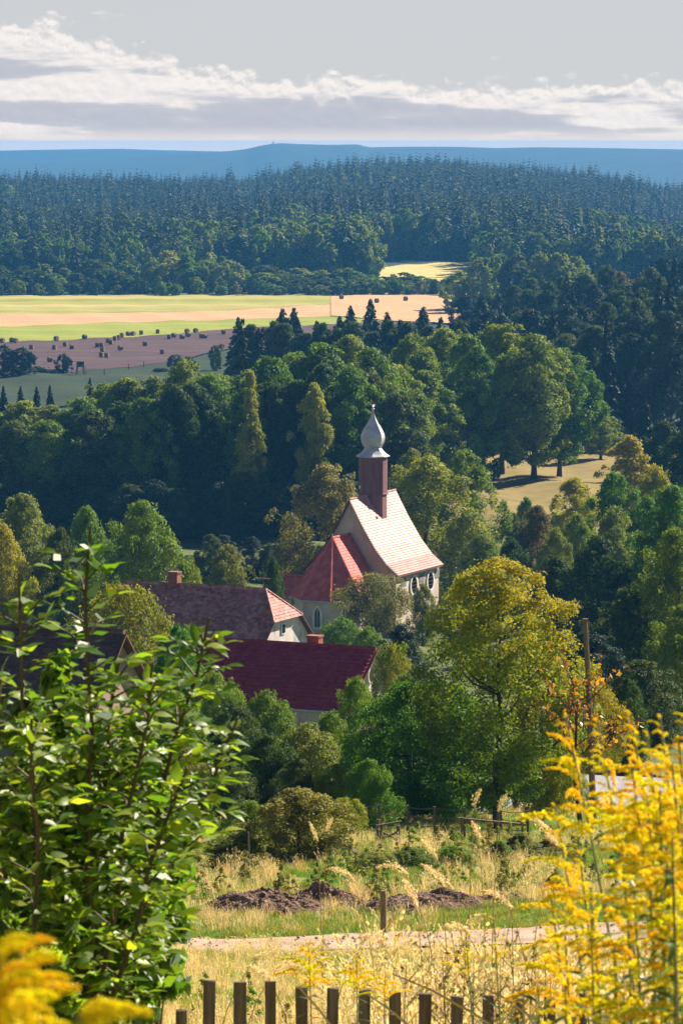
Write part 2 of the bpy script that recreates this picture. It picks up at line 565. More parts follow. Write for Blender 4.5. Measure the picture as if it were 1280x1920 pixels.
def fieldmat(name, stops, sx_, sy_, fine=.4, rz=0.0):
    m, t = new_mat(name)
    g = t.n('ShaderNodeNewGeometry')
    mp = t.n('ShaderNodeMapping')
    t.t.links.new(g.outputs['Position'], mp.inputs[0])
    mp.inputs['Scale'].default_value = (sx_, sy_, 0)
    mp.inputs['Rotation'].default_value = (0, 0, rz)
    n1 = t.noise(mp.outputs[0], 1.0, 5, .6)
    n2 = t.noise(g.outputs['Position'], fine, 3)
    col = t.ramp(t.m('ADD', t.m('MULTIPLY', n1, .75), t.m('MULTIPLY', n2, .25)), stops)
    finish(t, pbr(t, col, .95, .1, n2, .4, .2))
    return m


M['stubble'] = fieldmat('brown_stubble_painted_shade', [(.35, (.052, .028, .030)), (.5, (.072, .041, .041)), (.65, (.10, .060, .052))], .006, .16)  # shade lying over the bale field is put into this brown
M['strip_green'] = fieldmat('light_green_meadow', [(.35, (.16, .19, .02)), (.5, (.22, .25, .03)), (.65, (.28, .29, .05))], .006, .08)
M['strip_tan'] = fieldmat('tan_stubble', [(.33, (.36, .21, .105)), (.5, (.46, .28, .15)), (.66, (.42, .33, .12))], .005, .12)
M['strip_mix'] = fieldmat('yellow_green_meadow', [(.35, (.18, .20, .025)), (.5, (.28, .27, .055)), (.65, (.42, .32, .13))], .004, .06)
M['shade_green'] = fieldmat('grass_painted_shade', [(.35, (.014, .028, .012)), (.5, (.022, .038, .015)), (.65, (.034, .05, .018))], .01, .09)  # green darkened to carry the shade on the lower meadow
M['clearing'] = fieldmat('pale_clearing', [(.35, (.40, .33, .11)), (.5, (.50, .40, .15)), (.65, (.36, .36, .09))], .02, .08)
M['track'] = simple('pale_track', (.25, .17, .12), (.36, .26, .19), .9, .95, .1, (1, 1, 1), .9, .05, (.44, .33, .25), 0, 'Object')
M['soil'] = simple('dug_soil', (.10, .062, .045), (.19, .12, .088), 3.5, .95, .1, (1, 1, 1), 1.0, .08, (.32, .22, .16))

# ------------------------------------------------------------------ ground
ys = np.concatenate([np.linspace(-80, 0, 12), np.linspace(2, 150, 100), np.geomspace(152, 3600, 170), np.linspace(3620, 8700, 150)])
us = np.concatenate([np.linspace(-1, -.3, 16, endpoint=False), np.linspace(-.3, .3, 150), np.linspace(.3, 1, 17)[1:]])
YY, UU = np.meshgrid(ys, us, indexing='ij')
XX = UU * (40 + .34 * np.maximum(YY, 0))
ZZ = zg(XX, YY)
ny, nx = YY.shape
idx = np.arange(ny * nx).reshape(ny, nx)
fq = np.stack([idx[:-1, :-1], idx[:-1, 1:], idx[1:, 1:], idx[1:, :-1]], -1).reshape(-1, 4)
g = link(bpy.data.objects.new('ground', mesh_np('ground', np.stack([XX, YY, ZZ], -1).reshape(-1, 3), fq, M['ground'], smooth=True)))
tag(g, 'grassy hillside falling to the valley and rising to far blue hills', 'ground', kind='structure')


def sheet(name, lower, upper, mat, label, cat, h=.25, nx=240, ny=10, z=-55.0):
    """patch of land between two lines given as photo pixels (on the valley floor)"""
    def line(pts):
        o = []
        for x, y in pts:
            Y = -z * F / (y - HOR)
            for _ in range(4):
                p = gp(x, Y)
                Y = -(p.z + h) / ((y - HOR) / F)
            o.append((x, Y))
        return o
    lo, up = line(lower), line(upper)
    x0, x1 = max(lo[0][0], up[0][0]), min(lo[-1][0], up[-1][0])
    vs = []
    for j in range(ny + 1):
        for i in range(nx + 1):
            px = x0 + (x1 - x0) * i / nx
            Ya = np.interp(px, [p[0] for p in lo], [p[1] for p in lo]); Yb = np.interp(px, [p[0] for p in up], [p[1] for p in up])
            jit_ = .0011 * (math.sin(px * .043) + .7 * math.sin(px * .117 + 1) + .5 * math.sin(px * .71 + 2) + .5 * math.sin(px * 1.93))
            Ya *= 1 + jit_; Yb *= 1 + jit_
            Y = Ya + (Yb - Ya) * j / ny
            p = gp(px, Y)
            vs.append((p.x, p.y, p.z + h))
    fs = [(j * (nx + 1) + i, j * (nx + 1) + i + 1, (j + 1) * (nx + 1) + i + 1, (j + 1) * (nx + 1) + i) for j in range(ny) for i in range(nx)]
    o = link(bpy.data.objects.new(name, mesh_np(name, vs, fs, mat, smooth=True)))
    return tag(o, label, cat, kind='structure')


L1 = [(-300, 712), (0, 702), (200, 690), (320, 676), (430, 652), (560, 632), (800, 600)]
L2 = [(-300, 648), (0, 641), (140, 635), (300, 626), (430, 615), (620, 606), (800, 592)]
L3 = [(-300, 616), (0, 611), (200, 603), (430, 597), (620, 591), (800, 584)]
L4 = [(-300, 591), (0, 588), (300, 584), (480, 577), (640, 566), (800, 561), (900, 559)]
L5 = [(-300, 557), (0, 554), (300, 550), (600, 547), (900, 546)]
sheet('meadow', [(-300, 770), (0, 765), (300, 745), (500, 720)], [(-300, 712.5), (0, 702.5), (200, 690.5), (320, 676.5), (500, 645)], M['shade_green'], 'green meadow with painted shade below the brown stubble field', 'meadow', .3)
sheet('stubble_field', L1, L2, M['stubble'], 'brown stubble field with painted shade, dotted with round hay bales', 'field', .34)
sheet('meadow', L2, L3, M['strip_green'], 'light green meadow strip behind the hay bales', 'meadow', .38)
sheet('stubble_field', L3, L4 + [], M['strip_tan'], 'tan stubble strip between two green meadow strips', 'field', .42)
sheet('meadow', L4, L5, M['strip_mix'], 'yellow green meadow strip along the edge of the woods', 'meadow', .46)
sheet('stubble_field', [(620, 590), (700, 596), (800, 602), (900, 606)], [(600, 553), (720, 549.5), (800, 549), (900, 549)], M['strip_tan'], 'orange tan stubble corner behind the dark spruces', 'field', .60)
sheet('clearing', [(640, 530), (760, 528), (900, 526)], [(640, 502), (720, 499), (820, 494), (900, 491)], M['clearing'], 'pale mown clearing in a gap of the far woods', 'clearing', .5)
sheet('clearing', [(1060, 502), (1280, 502)], [(1060, 484), (1180, 483), (1280, 483)], M['clearing'], 'narrow pale clearing below the spruce hill on the right', 'clearing', .5)

# track across the slope
vs = []
nxx = 60
for i in range(nxx + 1):
    X = -16 + 32 * i / nxx
    wob = .35 * math.sin(X * .5) + .2 * math.sin(X * 1.3 + 1)
    for j in range(9):
        Y = 70.4 + 4.6 * j / 8 + wob * (1 if j in (0, 8) else .6) - X * .03
        vs.append((X, Y, zgf(X, Y) + .03 + .02 * math.sin(j * 1.7 + X)))
fs = [(i * 9 + j, (i + 1) * 9 + j, (i + 1) * 9 + j + 1, i * 9 + j + 1) for i in range(nxx) for j in range(8)]
tag(link(bpy.data.objects.new('track', mesh_np('track', vs, fs, M['track'], smooth=True))), 'pale dirt track crossing the grassy slope', 'track', kind='structure')

# ------------------------------------------------------------------ haze
m, t = new_mat('thin_blue_haze')
pv_ = t.n('ShaderNodeVolumePrincipled')
pv_.inputs['Color'].default_value = (.12, .47, 1.0, 1)
pv_.inputs['Density'].default_value = 0.00009
pv_.inputs['Anisotropy'].default_value = 0.0
o_ = t.n('ShaderNodeOutputMaterial')
t.t.links.new(pv_.outputs[0], o_.inputs['Volume'])
hz = MB().box((0, 4330, -52), (6400, 8880, 110)).build('haze', m)
tag(hz, 'thin blue haze lying over the valley and far hills', 'haze', kind='stuff')

# ------------------------------------------------------------------ foliage generators
def unit(a):
    return a / np.maximum(np.linalg.norm(a, axis=-1, keepdims=True), 1e-9)


def leaf_quads(r, c, n, size, aspect=.55, dirs=None):
    """one rhombic leaf per centre c with normal n"""
    N = len(c)
    t = unit(np.cross(n, unit(r.normal(size=(N, 3))))) if dirs is None else dirs
    b = unit(np.cross(n, t))
    L = size * r.uniform(.6, 1.35, (N, 1))
    Wd = L * aspect
    v = np.stack([c - t * L / 2, c + b * Wd / 2 - t * L * .05, c + t * L / 2, c - b * Wd / 2 - t * L * .05], 1).reshape(-1, 3)
    f = np.arange(N * 4).reshape(N, 4)
    return v, f


def crown(name, seed, H, Rad, z0, nleaf, leaf, nlobe=22, lr=.34, shape='round', sub=14, spread=.34, aspect=.6, droop=0.0, fill=.18, autumn=False):
    """crown of clumped leaves between z0 and H with outline radius Rad"""
    r = np.random.default_rng(seed)
    lob = []
    ph = r.uniform(0, 6.28, 4)
    for i in range(nlobe):
        tt = (i + .5) / nlobe
        tt = min(max(tt + r.uniform(-.04, .04), 0.02), .98)
        if shape == 'round': p = max(0.0, 1 - abs(2 * tt - 1) ** 2.6) ** .5
        elif shape == 'egg': p = (1 - tt ** 3.2) ** .62 * min(1, .72 + tt * .9)
        elif shape == 'cone': p = (1 - tt) ** .7 * min(1, tt * 6 + .4)
        elif shape == 'skirt': p = max(0, 1 - tt ** 2.4) ** .55     # widest at the bottom
        elif shape == 'spire': p = (1 - tt ** 1.6) * (.55 + .45 * min(1, tt * 4))
        else: p = 1
        lrad = lr * Rad * r.uniform(.7, 1.3) * (.55 + .45 * p)
        a = i * 2.39996 + r.uniform(-.5, .5)
        p *= 1 + .16 * math.sin(2 * a + ph[0] + 2 * tt) + .12 * math.sin(3 * a + ph[1] - 3 * tt)
        if i % 5 == 2:
            lrad *= .55; p = p * 1.12 + .05
        rr = max(0, p * Rad - lrad * .75) * (r.uniform(.72, 1.0) if i % 4 else r.uniform(.1, .6))
        lob.append((rr * math.cos(a), rr * math.sin(a), z0 + lrad * .5 + (H - z0 - lrad * 1.25) * tt, lrad, r.uniform(-.18, .18)))
    lob = np.array(lob)
    w = lob[:, 3] ** 2
    li = r.choice(nlobe, nleaf, p=w / w.sum())
    subd = unit(r.normal(size=(nlobe, sub, 3)))
    subr = r.uniform(.78, 1.18, (nlobe, sub))
    si = r.integers(0, sub, nleaf)
    out_ = lob[li, :3] - np.array([0, 0, z0 + (H - z0) * .4])
    d = unit(subd[li, si] + spread * r.normal(size=(nleaf, 3)))
    flip = (np.sum(d * unit(out_), 1) < -.35)
    d[flip] *= -1
    rad = subr[li, si] * (1 - np.abs(r.normal(0, .16, nleaf)))
    rag = r.random(nleaf) < .13                      # loose sprays outside the clumps
    rad[rag] = subr[li, si][rag] * r.uniform(1.0, 1.38, rag.sum())
    d[rag] = unit(subd[li, si][rag] + .16 * r.normal(size=(rag.sum(), 3)))
    inn = r.random(nleaf) < fill
    rad[inn] *= r.uniform(.2, .9, inn.sum())
    c = lob[li, :3] + d * (lob[li, 3] * rad)[:, None] * np.array([1, 1, .82])
    if droop:
        c[:, 2] -= droop * np.linalg.norm(c[:, :2], axis=1) ** 2 / Rad * r.uniform(0, 1, nleaf)
    c[:, 2] = np.maximum(c[:, 2], .05)
    n = unit(d * .8 + r.normal(size=(nleaf, 3)) * .6 + np.array([0, 0, .3]))
    v, f = leaf_quads(r, c, n, leaf, aspect)
    tint = np.clip(.5 + lob[li, 4] + r.normal(0, .17, nleaf) + .12 * (c[:, 2] - z0) / (H - z0) - .06, 0, 1)
    if autumn:                       # the top and one side turn first
        tint = np.clip(-.05 + .95 * ((c[:, 2] - z0) / (H - z0)) ** .9 + .22 * c[:, 0] / Rad + r.normal(0, .16, nleaf), 0, 1)
    return mesh_np(name, v, f, None, np.repeat(tint, 4)), lob


def trunk(name, seed, H, r0, lob=None, nlimb=8, n=7, lean=(0, 0), top=.8, z_first=.3):
    r = random.Random(seed)
    mb = MB()
    pts, rad = [], []
    for i in range(8):
        t_ = i / 7 * top
        pts.append((lean[0] * t_ ** 1.3 + r.uniform(-.02, .02) * H * t_, lean[1] * t_ ** 1.3 + r.uniform(-.02, .02) * H * t_, -.3 + (H + .3) * t_))
        rad.append(r0 * (1.25 if i == 0 else 1) * (1 - .85 * t_ / top) + .01 * r0)
    mb.tube(pts, rad, n)
    if lob is not None:
        sel = list(range(len(lob))); r.shuffle(sel)
        for k in sel[:nlimb]:
            x, y, z, lr_ = lob[k][:4]
            h0 = max(H * z_first * .6, min(z - .35 * math.hypot(x, y) - .05 * H, H * top * .9))
            i = min(6, int(h0 / H / top * 7)); u_ = h0 / H / top * 7 - i
            a = Vector(pts[i]).lerp(Vector(pts[i + 1]), min(max(u_, 0), 1))
            e = Vector((x, y, z))
            q = a.lerp(e, .5) + Vector((0, 0, -.06 * H * r.uniform(.3, 1)))
            rb = r0 * (1 - .85 * h0 / H) * .5
            mb.tube([a, q, e], [rb, rb * .65, rb * .15], 5)
    return mb.mesh(name, M['bark'], True)


def spruce_mesh(name, seed, H, Rad, tiers, per, cards=1, z0=.05):
    """conifer: whorls of drooping boughs, each a bent kite (with side fans when cards > 1)"""
    r = np.random.default_rng(seed)
    V, Fc, T = [], [], []
    for i in range(tiers):
        t_ = i / (tiers - 1)
        z = H * (z0 + (1 - z0) * t_ ** .92) - .01 * H
        L = Rad * (1 - t_) ** .8 * r.uniform(.85, 1.15) + .022 * H
        for k in range(per):
            a = 2 * math.pi * (k + .5 * (i % 2)) / per + r.uniform(-.3, .3)
            l = L * r.uniform(.65, 1.2)
            dr = l * r.uniform(.25, .55)
            wd = max(l * r.uniform(.30, .46), .016 * H)
            ca, sa = math.cos(a), math.sin(a)
            dz = r.uniform(-.02, .02) * H
            for q in range(cards):
                f0, f1 = (0, 1) if cards == 1 else (q / cards * .8, min(1.0, q / cards * .8 + .55))
                lift = r.uniform(-.02, .03) * H if cards > 1 else 0
                p0 = (ca * l * f0, sa * l * f0, z + dz - dr * f0 ** 1.5 + lift)
                pm = l * (f0 + f1) / 2
                tw = r.uniform(-.25, .25) * wd
                p1 = (ca * pm - sa * wd / 2, sa * pm + ca * wd / 2, z + dz - dr * ((f0 + f1) / 2) ** 1.2 - .3 * wd + tw)
                p3 = (ca * pm + sa * wd / 2, sa * pm - ca * wd / 2, z + dz - dr * ((f0 + f1) / 2) ** 1.2 - .3 * wd - tw)
                p2 = (ca * l * f1, sa * l * f1, z + dz - dr * f1 + lift * .5)
                pc = (ca * pm, sa * pm, z + dz - dr * ((f0 + f1) / 2) ** 1.4 + .06 * wd + lift)
                b = len(V)
                V += [p0, p1, p2, p3, pc]
                Fc += [(b, b + 1, b + 4), (b + 1, b + 2, b + 4), (b + 2, b + 3, b + 4), (b + 3, b, b + 4)]
                T += [float(np.clip(r.normal(.5, .2) + .15 * (f1 - .5), 0, 1))] * 5
    return mesh_np(name, V, Fc, None, T)


def set_mat(o, m):
    if len(o.data.materials) == 0:
        o.data.materials.append(M['green'])
    o.material_slots[0].link = 'OBJECT'
    o.material_slots[0].material = m


class Kind:
    """template of a tree: crown and trunk meshes with nominal height and width"""
    def __init__(self, cm, tm, H, Wd):
        self.c, self.t, self.H, self.W = cm, tm, H, Wd


def broad(name, seed, H, Wd, z0, nleaf, leaf, r0, **kw):
    nl = kw.pop('nlimb', 9)
    lean = kw.pop('lean', (0, 0))
    cm, lob = crown(name + '_crown', seed, H, Wd / 2, z0, nleaf, leaf, **kw)
    return Kind(cm, trunk(name + '_trunk', seed, H, r0, lob, nl, lean=lean, top=.78), H, Wd)


def plant_tree(kind, p, H, Wd, mat, name, label, cat='tree', group=None, rz=None):
    if mat is M['turning']: rz = 0.0
    e = thing(name, label, cat, p, random.uniform(0, 6.28) if rz is None else rz, group)
    e.scale = (Wd / kind.W, Wd / kind.W, H / kind.H)
    if kind.t is not None:
        link(bpy.data.objects.new('trunk', kind.t), e)
    c = link(bpy.data.objects.new('crown', kind.c), e)
    set_mat(c, mat)
    return e


def ppm(Y, z=None):
    return F / (Y * CP + (Y * .11 if z is None else -z) * SP)


def tree_px(kind, x, top, Y, wpx, mat, name, label, cat='tree', group=None, sink=0.0):
    """tree standing on the ground at distance Y under photo column x, its tip at photo row top"""
    p = gp(x, Y)
    H = at(x, top, Y).z - p.z + sink
    p.z -= sink
    return plant_tree(kind, p, max(H, .5), wpx / ppm(Y, p.z), mat, name, label, cat, group)


K = {}
K['oakA'] = broad('oak', 11, 22, 15, 3.0, 46000, .40, .45, nlobe=80, lr=.27, spread=.36, sub=9)
K['oakB'] = broad('oak', 12, 22, 15, 2.4, 46000, .40, .45, nlobe=90, lr=.25, shape='egg', spread=.36, sub=9)
K['oakC'] = broad('oak', 13, 22, 13, .2, 44000, .40, .40, nlobe=84, lr=.27, shape='egg', spread=.36, sub=9)
K['limeA'] = broad('lime', 14, 17, 13, .3, 46000, .29, .40, nlobe=100, lr=.23, shape='egg', sub=10, spread=.4)
K['limeB'] = broad('lime', 15, 17, 13, .1, 46000, .29, .40, nlobe=100, lr=.24, shape='skirt', sub=10, spread=.4)
K['birchA'] = broad('birch', 16, 20, 8, 1.0, 24000, .36, .22, nlobe=60, lr=.32, shape='spire', droop=.12, spread=.5)
K['birchB'] = broad('birch', 17, 20, 8, 1.5, 24000, .36, .22, nlobe=60, lr=.32, shape='egg', droop=.12, spread=.5)
K['farA'] = broad('copse', 18, 16, 12, .2, 7000, .85, .35, nlobe=40, lr=.32, shape='egg', nlimb=3, sub=8)
K['farB'] = broad('copse', 19, 16, 12, .1, 7000, .85, .35, nlobe=44, lr=.30, shape='round', nlimb=3, sub=8)
K['farC'] = broad('copse', 20, 16, 9, .1, 5600, .85, .3, nlobe=36, lr=.34, shape='spire', nlimb=3, sub=8)
K['bushA'] = broad('bush', 21, 3, 3.2, .02, 24000, .085, .07, nlobe=70, lr=.26, shape='skirt', spread=.5, sub=9)
K['bushB'] = broad('bush', 22, 3, 3.2, .02, 24000, .085, .07, nlobe=70, lr=.26, shape='round', spread=.5, sub=9)
K['bushC'] = broad('bush', 23, 3, 2.6, .02, 20000, .085, .07, nlobe=44, lr=.30, shape='spire', spread=.7)
K['gardenA'] = broad('fruit_tree', 24, 6, 6, .2, 36000, .13, .14, nlobe=90, lr=.25, shape='egg', spread=.45, sub=9)
K['gardenB'] = broad('fruit_tree', 25, 6, 6, .9, 20000, .14, .13, nlobe=44, lr=.31, shape='round', spread=.6, nlimb=16, lean=(-.5, .2))
K['bigA'] = broad('walnut', 26, 10, 8, .2, 46000, .18, .22, nlobe=100, lr=.25, shape='egg', spread=.4, sub=9)
K['bigB'] = broad('walnut', 27, 10, 8, .1, 46000, .18, .22, nlobe=100, lr=.26, shape='skirt', spread=.4, sub=9)
K['spA'] = Kind(spruce_mesh('spruce_crown', 31, 25, 6.0, 15, 10), None, 25, 7.2)
K['spB'] = Kind(spruce_mesh('spruce_crown', 32, 25, 5.2, 14, 10), None, 25, 6.4)
K['spC'] = Kind(spruce_mesh('spruce_crown', 33, 25, 6.6, 15, 10), None, 25, 8.0)
tm_sp = MB().tube([(0, 0, -.5), (0, 0, 12), (0, 0, 24.6)], [.32, .2, .02], 5).mesh('spruce_trunk', M['bark'])
for k_ in ('spA', 'spB', 'spC'): K[k_].t = tm_sp
K['midspA'] = Kind(spruce_mesh('spruce_crown', 34, 25, 5.6, 30, 12, 3), tm_sp, 25, 8.4)
K['midspB'] = Kind(spruce_mesh('spruce_crown', 35, 25, 5.0, 28, 12, 3), tm_sp, 25, 7.6)
K['thinsp'] = Kind(spruce_mesh('spruce_crown', 36, 25, 3.6, 15, 7, 3), tm_sp, 25, 7.2)


# ------------------------------------------------------------------ stuff scattered with geometry nodes
TEMPL = {}


def templates(name, meshes):
    c = bpy.data.collections.new(name)
    for i, me in enumerate(meshes):
        c.objects.link(bpy.data.objects.new('%s_source' % name, me))
    return c


def scatter(name, pts, scl, rotz, which, col, label, cat):
    me = bpy.data.meshes.new(name)
    me.from_pydata(np.asarray(pts, float), [], [])
    n = len(pts)
    a = me.attributes.new('scl', 'FLOAT_VECTOR', 'POINT'); a.data.foreach_set('vector', np.asarray(scl, np.float32).reshape(-1))
    rot = np.zeros((n, 3), np.float32); rot[:, 2] = rotz
    a = me.attributes.new('rot', 'FLOAT_VECTOR', 'POINT'); a.data.foreach_set('vector', rot.reshape(-1))
    a = me.attributes.new('which', 'INT', 'POINT'); a.data.foreach_set('value', np.asarray(which, np.int32))
    o = link(bpy.data.objects.new(name, me))
    ng = bpy.data.node_groups.new(name, 'GeometryNodeTree')
    ng.interface.new_socket('Geometry', in_out='INPUT', socket_type='NodeSocketGeometry')
    ng.interface.new_socket('Geometry', in_out='OUTPUT', socket_type='NodeSocketGeometry')
    N = ng.nodes
    gi, go = N.new('NodeGroupInput'), N.new('NodeGroupOutput')
    iop = N.new('GeometryNodeInstanceOnPoints')
    ci = N.new('GeometryNodeCollectionInfo')
    ci.inputs['Collection'].default_value = col
    ci.inputs['Separate Children'].default_value = True
    ci.inputs['Reset Children'].default_value = True
    iop.inputs['Pick Instance'].default_value = True
    def na(nm, dt):
        x = N.new('GeometryNodeInputNamedAttribute'); x.data_type = dt; x.inputs['Name'].default_value = nm
        return next(s for s in x.outputs if s.enabled and s.name == 'Attribute')
    ng.links.new(gi.outputs[0], iop.inputs['Points'])
    ng.links.new(ci.outputs[0], iop.inputs['Instance'])
    ng.links.new(na('which', 'INT'), iop.inputs['Instance Index'])
    ng.links.new(na('rot', 'FLOAT_VECTOR'), iop.inputs['Rotation'])
    ng.links.new(na('scl', 'FLOAT_VECTOR'), iop.inputs['Scale'])
    ng.links.new(iop.outputs[0], go.inputs[0])
    md = o.modifiers.new('scatter', 'NODES'); md.node_group = ng
    return tag(o, label, cat, kind='stuff')


# ------------------------------------------------------------------ far woods
def rowY(y, z=-55):
    return -z * F / (y - HOR)


def in_clearing(px, Y):
    return (690 < px < 905 and 1340 < Y < 1660) or (1050 < px < 1290 and 1560 < Y < 1760)


r = np.random.default_rng(5)
cand = []
for Y in np.arange(1460, 2950, 9.0):
    half = Y * .1 + 12
    for X in np.arange(-half, half, 7.4):
        cand.append((X + r.uniform(-2.6, 2.6), Y + r.uniform(-4, 4)))
cand = np.array(cand)
px = 640 + F * cand[:, 0] / cand[:, 1]
ok = np.array([not in_clearing(a, b) for a, b in zip(px, cand[:, 1])])
cand, px = cand[ok], px[ok]
cz = zg(cand[:, 0], cand[:, 1])
stand = np.sin(cand[:, 0] * .021 + 1) + np.sin(cand[:, 1] * .009 + cand[:, 0] * .006) + .6 * np.sin(cand[:, 0] * .05 - cand[:, 1] * .02)
hh = np.clip(r.normal(22, 3.4, len(cand)) + stand * 2.6, 12, 33)
# broadleaf trees towards the lower edge of the wood
bl = (cand[:, 1] < 1780) & (r.random(len(cand)) < np.interp(cand[:, 1], [1460, 1780], [.6, .06]))
patchy = np.sin(cand[:, 0] * .03 + 2) + np.sin(cand[:, 1] * .016 + 1) + np.sin(cand[:, 0] * .011 - cand[:, 1] * .007)
bl |= (patchy > 1.25) & (cand[:, 1] < 2500) & (r.random(len(cand)) < .8)
bl |= (px > 1080) & (cand[:, 1] < 2150) & (r.random(len(cand)) < .7)
sc = np.stack([hh / 25 * r.uniform(.8, 1.1, len(cand))] * 2 + [hh / 25], -1)
order = np.argsort(cand[:, 1])
sp_near = [i for i in order if not bl[i]][:240]
bl_near = [i for i in order if bl[i]][:90]
for i in sp_near:
    k_ = K[('spA', 'spB', 'spC')[i % 3]]
    plant_tree(k_, (cand[i, 0], cand[i, 1], cz[i]), hh[i], k_.W * sc[i, 0], M['spruce'], 'spruce_tree',
               'dark spruce in the front ranks of the wooded hill beyond the fields', 'tree', 'spruces at the foot of the far hill')
for i in bl_near:
    k_ = K[('farA', 'farB', 'farC')[i % 3]]
    plant_tree(k_, (cand[i, 0], cand[i, 1], cz[i]), hh[i] * .72, k_.W * hh[i] / 25, M[('green', 'dark', 'willow')[i % 3]], 'broadleaf_tree',
               'leafy tree mixed among the front spruces of the wooded hill', 'tree', 'leafy trees at the foot of the far hill')
taken = np.zeros(len(cand), bool); taken[sp_near] = True; taken[bl_near] = True
def with_mat(me, m):
    c = me.copy(); c.materials.clear(); c.materials.append(m); return c
spcol = templates('spruce', [with_mat(K[k_].c, M['spruce']) for k_ in ('spA', 'spB', 'spC')])
i_ = np.where(~taken & ~bl)[0]
scatter('spruce_forest', np.stack([cand[i_, 0], cand[i_, 1], cz[i_]], -1), sc[i_], r.uniform(0, 6.28, len(i_)), r.integers(0, 3, len(i_)), spcol,
        'dense dark spruce forest covering the hill beyond the fields', 'forest')
blcol = templates('broadleaf', [with_mat(K['farA'].c, M['dark']), with_mat(K['farB'].c, M['green']), with_mat(K['farC'].c, M['willow'])])
i_ = np.where(~taken & bl)[0]
s_ = np.stack([hh[i_] / 25] * 2 + [hh[i_] / 25 * 1.15], -1)
scatter('broadleaf_wood', np.stack([cand[i_, 0], cand[i_, 1], cz[i_]], -1), s_, r.uniform(0, 6.28, len(i_)), r.integers(0, 3, len(i_)), blcol,
        'lighter leafy trees scattered through the spruce forest', 'forest')

# leafy belt along the upper edge of the fields
rr_ = random.Random(3)
BELT = [(0, 497), (40, 492), (75, 492), (110, 500), (150, 498), (185, 488), (215, 492), (250, 484), (285, 474), (320, 462), (355, 458), (390, 464), (425, 472), (455, 500), (490, 497),
        (520, 503), (560, 500), (595, 498), (640, 505), (690, 512), (730, 520), (770, 510), (800, 520)]
for bx_, by_ in BELT:
    for q in range(2):
        Y = 1362 + 26 * q + rr_.uniform(-8, 8)
        m_ = rr_.choice(['dark', 'green', 'green', 'willow', 'yellowgreen' if bx_ > 230 and bx_ < 440 else 'dark'])
        tree_px(K[rr_.choice(['farA', 'farB', 'farC'])], bx_ + rr_.uniform(-16, 16), by_ + rr_.uniform(-4, 10) + (14 if q == 0 else 0), Y, rr_.uniform(52, 78), M[m_], 'broadleaf_tree',
                'rounded leafy tree in the belt along the upper field edge', 'tree', 'leafy belt above the fields')
for bx_ in list(range(-5, 460, 38)) + list(range(470, 850, 26)):
    tree_px(K[rr_.choice(['farA', 'farB'])], bx_ + rr_.uniform(-9, 9), rr_.uniform(518, 536), 1344 + rr_.uniform(-4, 4), rr_.uniform(24, 40), M[rr_.choice(['green', 'willow', 'olive', 'dark'])], 'hedge_bush',
            'low rounded bush in the hedge along the upper field edge', 'bush', 'hedge above the fields')
for bx_, by_ in [(862, 508), (905, 480), (935, 474), (970, 474), (1010, 474), (1045, 472), (1075, 478)]:
    tree_px(K[rr_.choice(['farA', 'farB'])], bx_, by_, 1230 + rr_.uniform(-20, 20), rr_.uniform(60, 84), M[rr_.choice(['dark', 'willow', 'green'])], 'broadleaf_tree',
            'rounded leafy tree between the pale clearing and the dark wood', 'tree', 'trees beside the pale clearing')
for bx_ in range(715, 905, 24):
    tree_px(K[rr_.choice(['farA', 'farB'])], bx_ + rr_.uniform(-6, 6), rr_.uniform(516, 532), 1352, rr_.uniform(22, 36), M['green'], 'hedge_bush',
            'low rounded bush in front of the pale clearing', 'bush', 'bushes before the pale clearing')

# bluish spruces behind the oak grove
for q in range(44):
    x = 450 + (q % 22) * 20 + rr_.uniform(-9, 9)
    if q % 5 in (1, 3):
        tree_px(K['oakC'], x, 606 + rr_.uniform(-10, 20), 730, 80, M['dark'], 'broadleaf_tree', 'dark leafy tree mixed among the blue spruces behind the valley', 'tree', 'leafy trees among the spruces')
        continue
    tree_px(K[rr_.choice(['midspA', 'midspB'])], x, 602 - 22 * math.sin((x - 455) / 430 * 3.1) + rr_.uniform(-16, 26) + (q // 22) * 34, 800 - (q // 22) * 60 + rr_.uniform(-25, 25), rr_.uniform(58, 84), M['spruce'], 'spruce_tree',
            'dark blue spruce rising behind the leafy trees of the valley', 'tree', 'spruces behind the valley trees')

# wooded slope on the right, its shade partly put into darker leaf colours
TOPS = [(880, 560), (930, 530), (1000, 520), (1080, 510), (1150, 505), (1200, 500), (1250, 478), (1300, 485), (1400, 490)]
for row, (Y, lift_) in enumerate([(985, 0), (930, 14), (850, 44), (800, 62), (735, 92), (690, 112)]):
    for x in np.arange(884 + (row % 2) * 18, 1330, 40):
        x = x + rr_.uniform(-12, 12)
        ty = np.interp(x, [t_[0] for t_ in TOPS], [t_[1] for t_ in TOPS]) + lift_ * np.interp(x, [880, 1000, 1280], [1.0, 1.0, .95]) + rr_.uniform(-12, 14)
        con = rr_.random() < .30 and row > 0
        if con:
            tree_px(K[rr_.choice(['midspA', 'midspB'])], x, ty - 14, Y + rr_.uniform(-18, 18), rr_.uniform(44, 62), M['spruce'], 'spruce_tree',
                    'dark spruce in the shaded wood right of the oak grove', 'tree', 'spruces in the shaded wood')
        else:
            tree_px(K[rr_.choice(['oakA', 'oakB', 'oakC'])], x, ty, Y + rr_.uniform(-18, 18), rr_.uniform(74, 108) * 880 / Y ** 1.0, M[rr_.choice(['dark', 'blue', 'blue', 'brown' if row == 0 and x > 1150 else 'dark'])], 'broadleaf_tree',
                    'dark leafy tree in the shaded wood right of the oak grove', 'tree', 'leafy trees in the shaded wood')

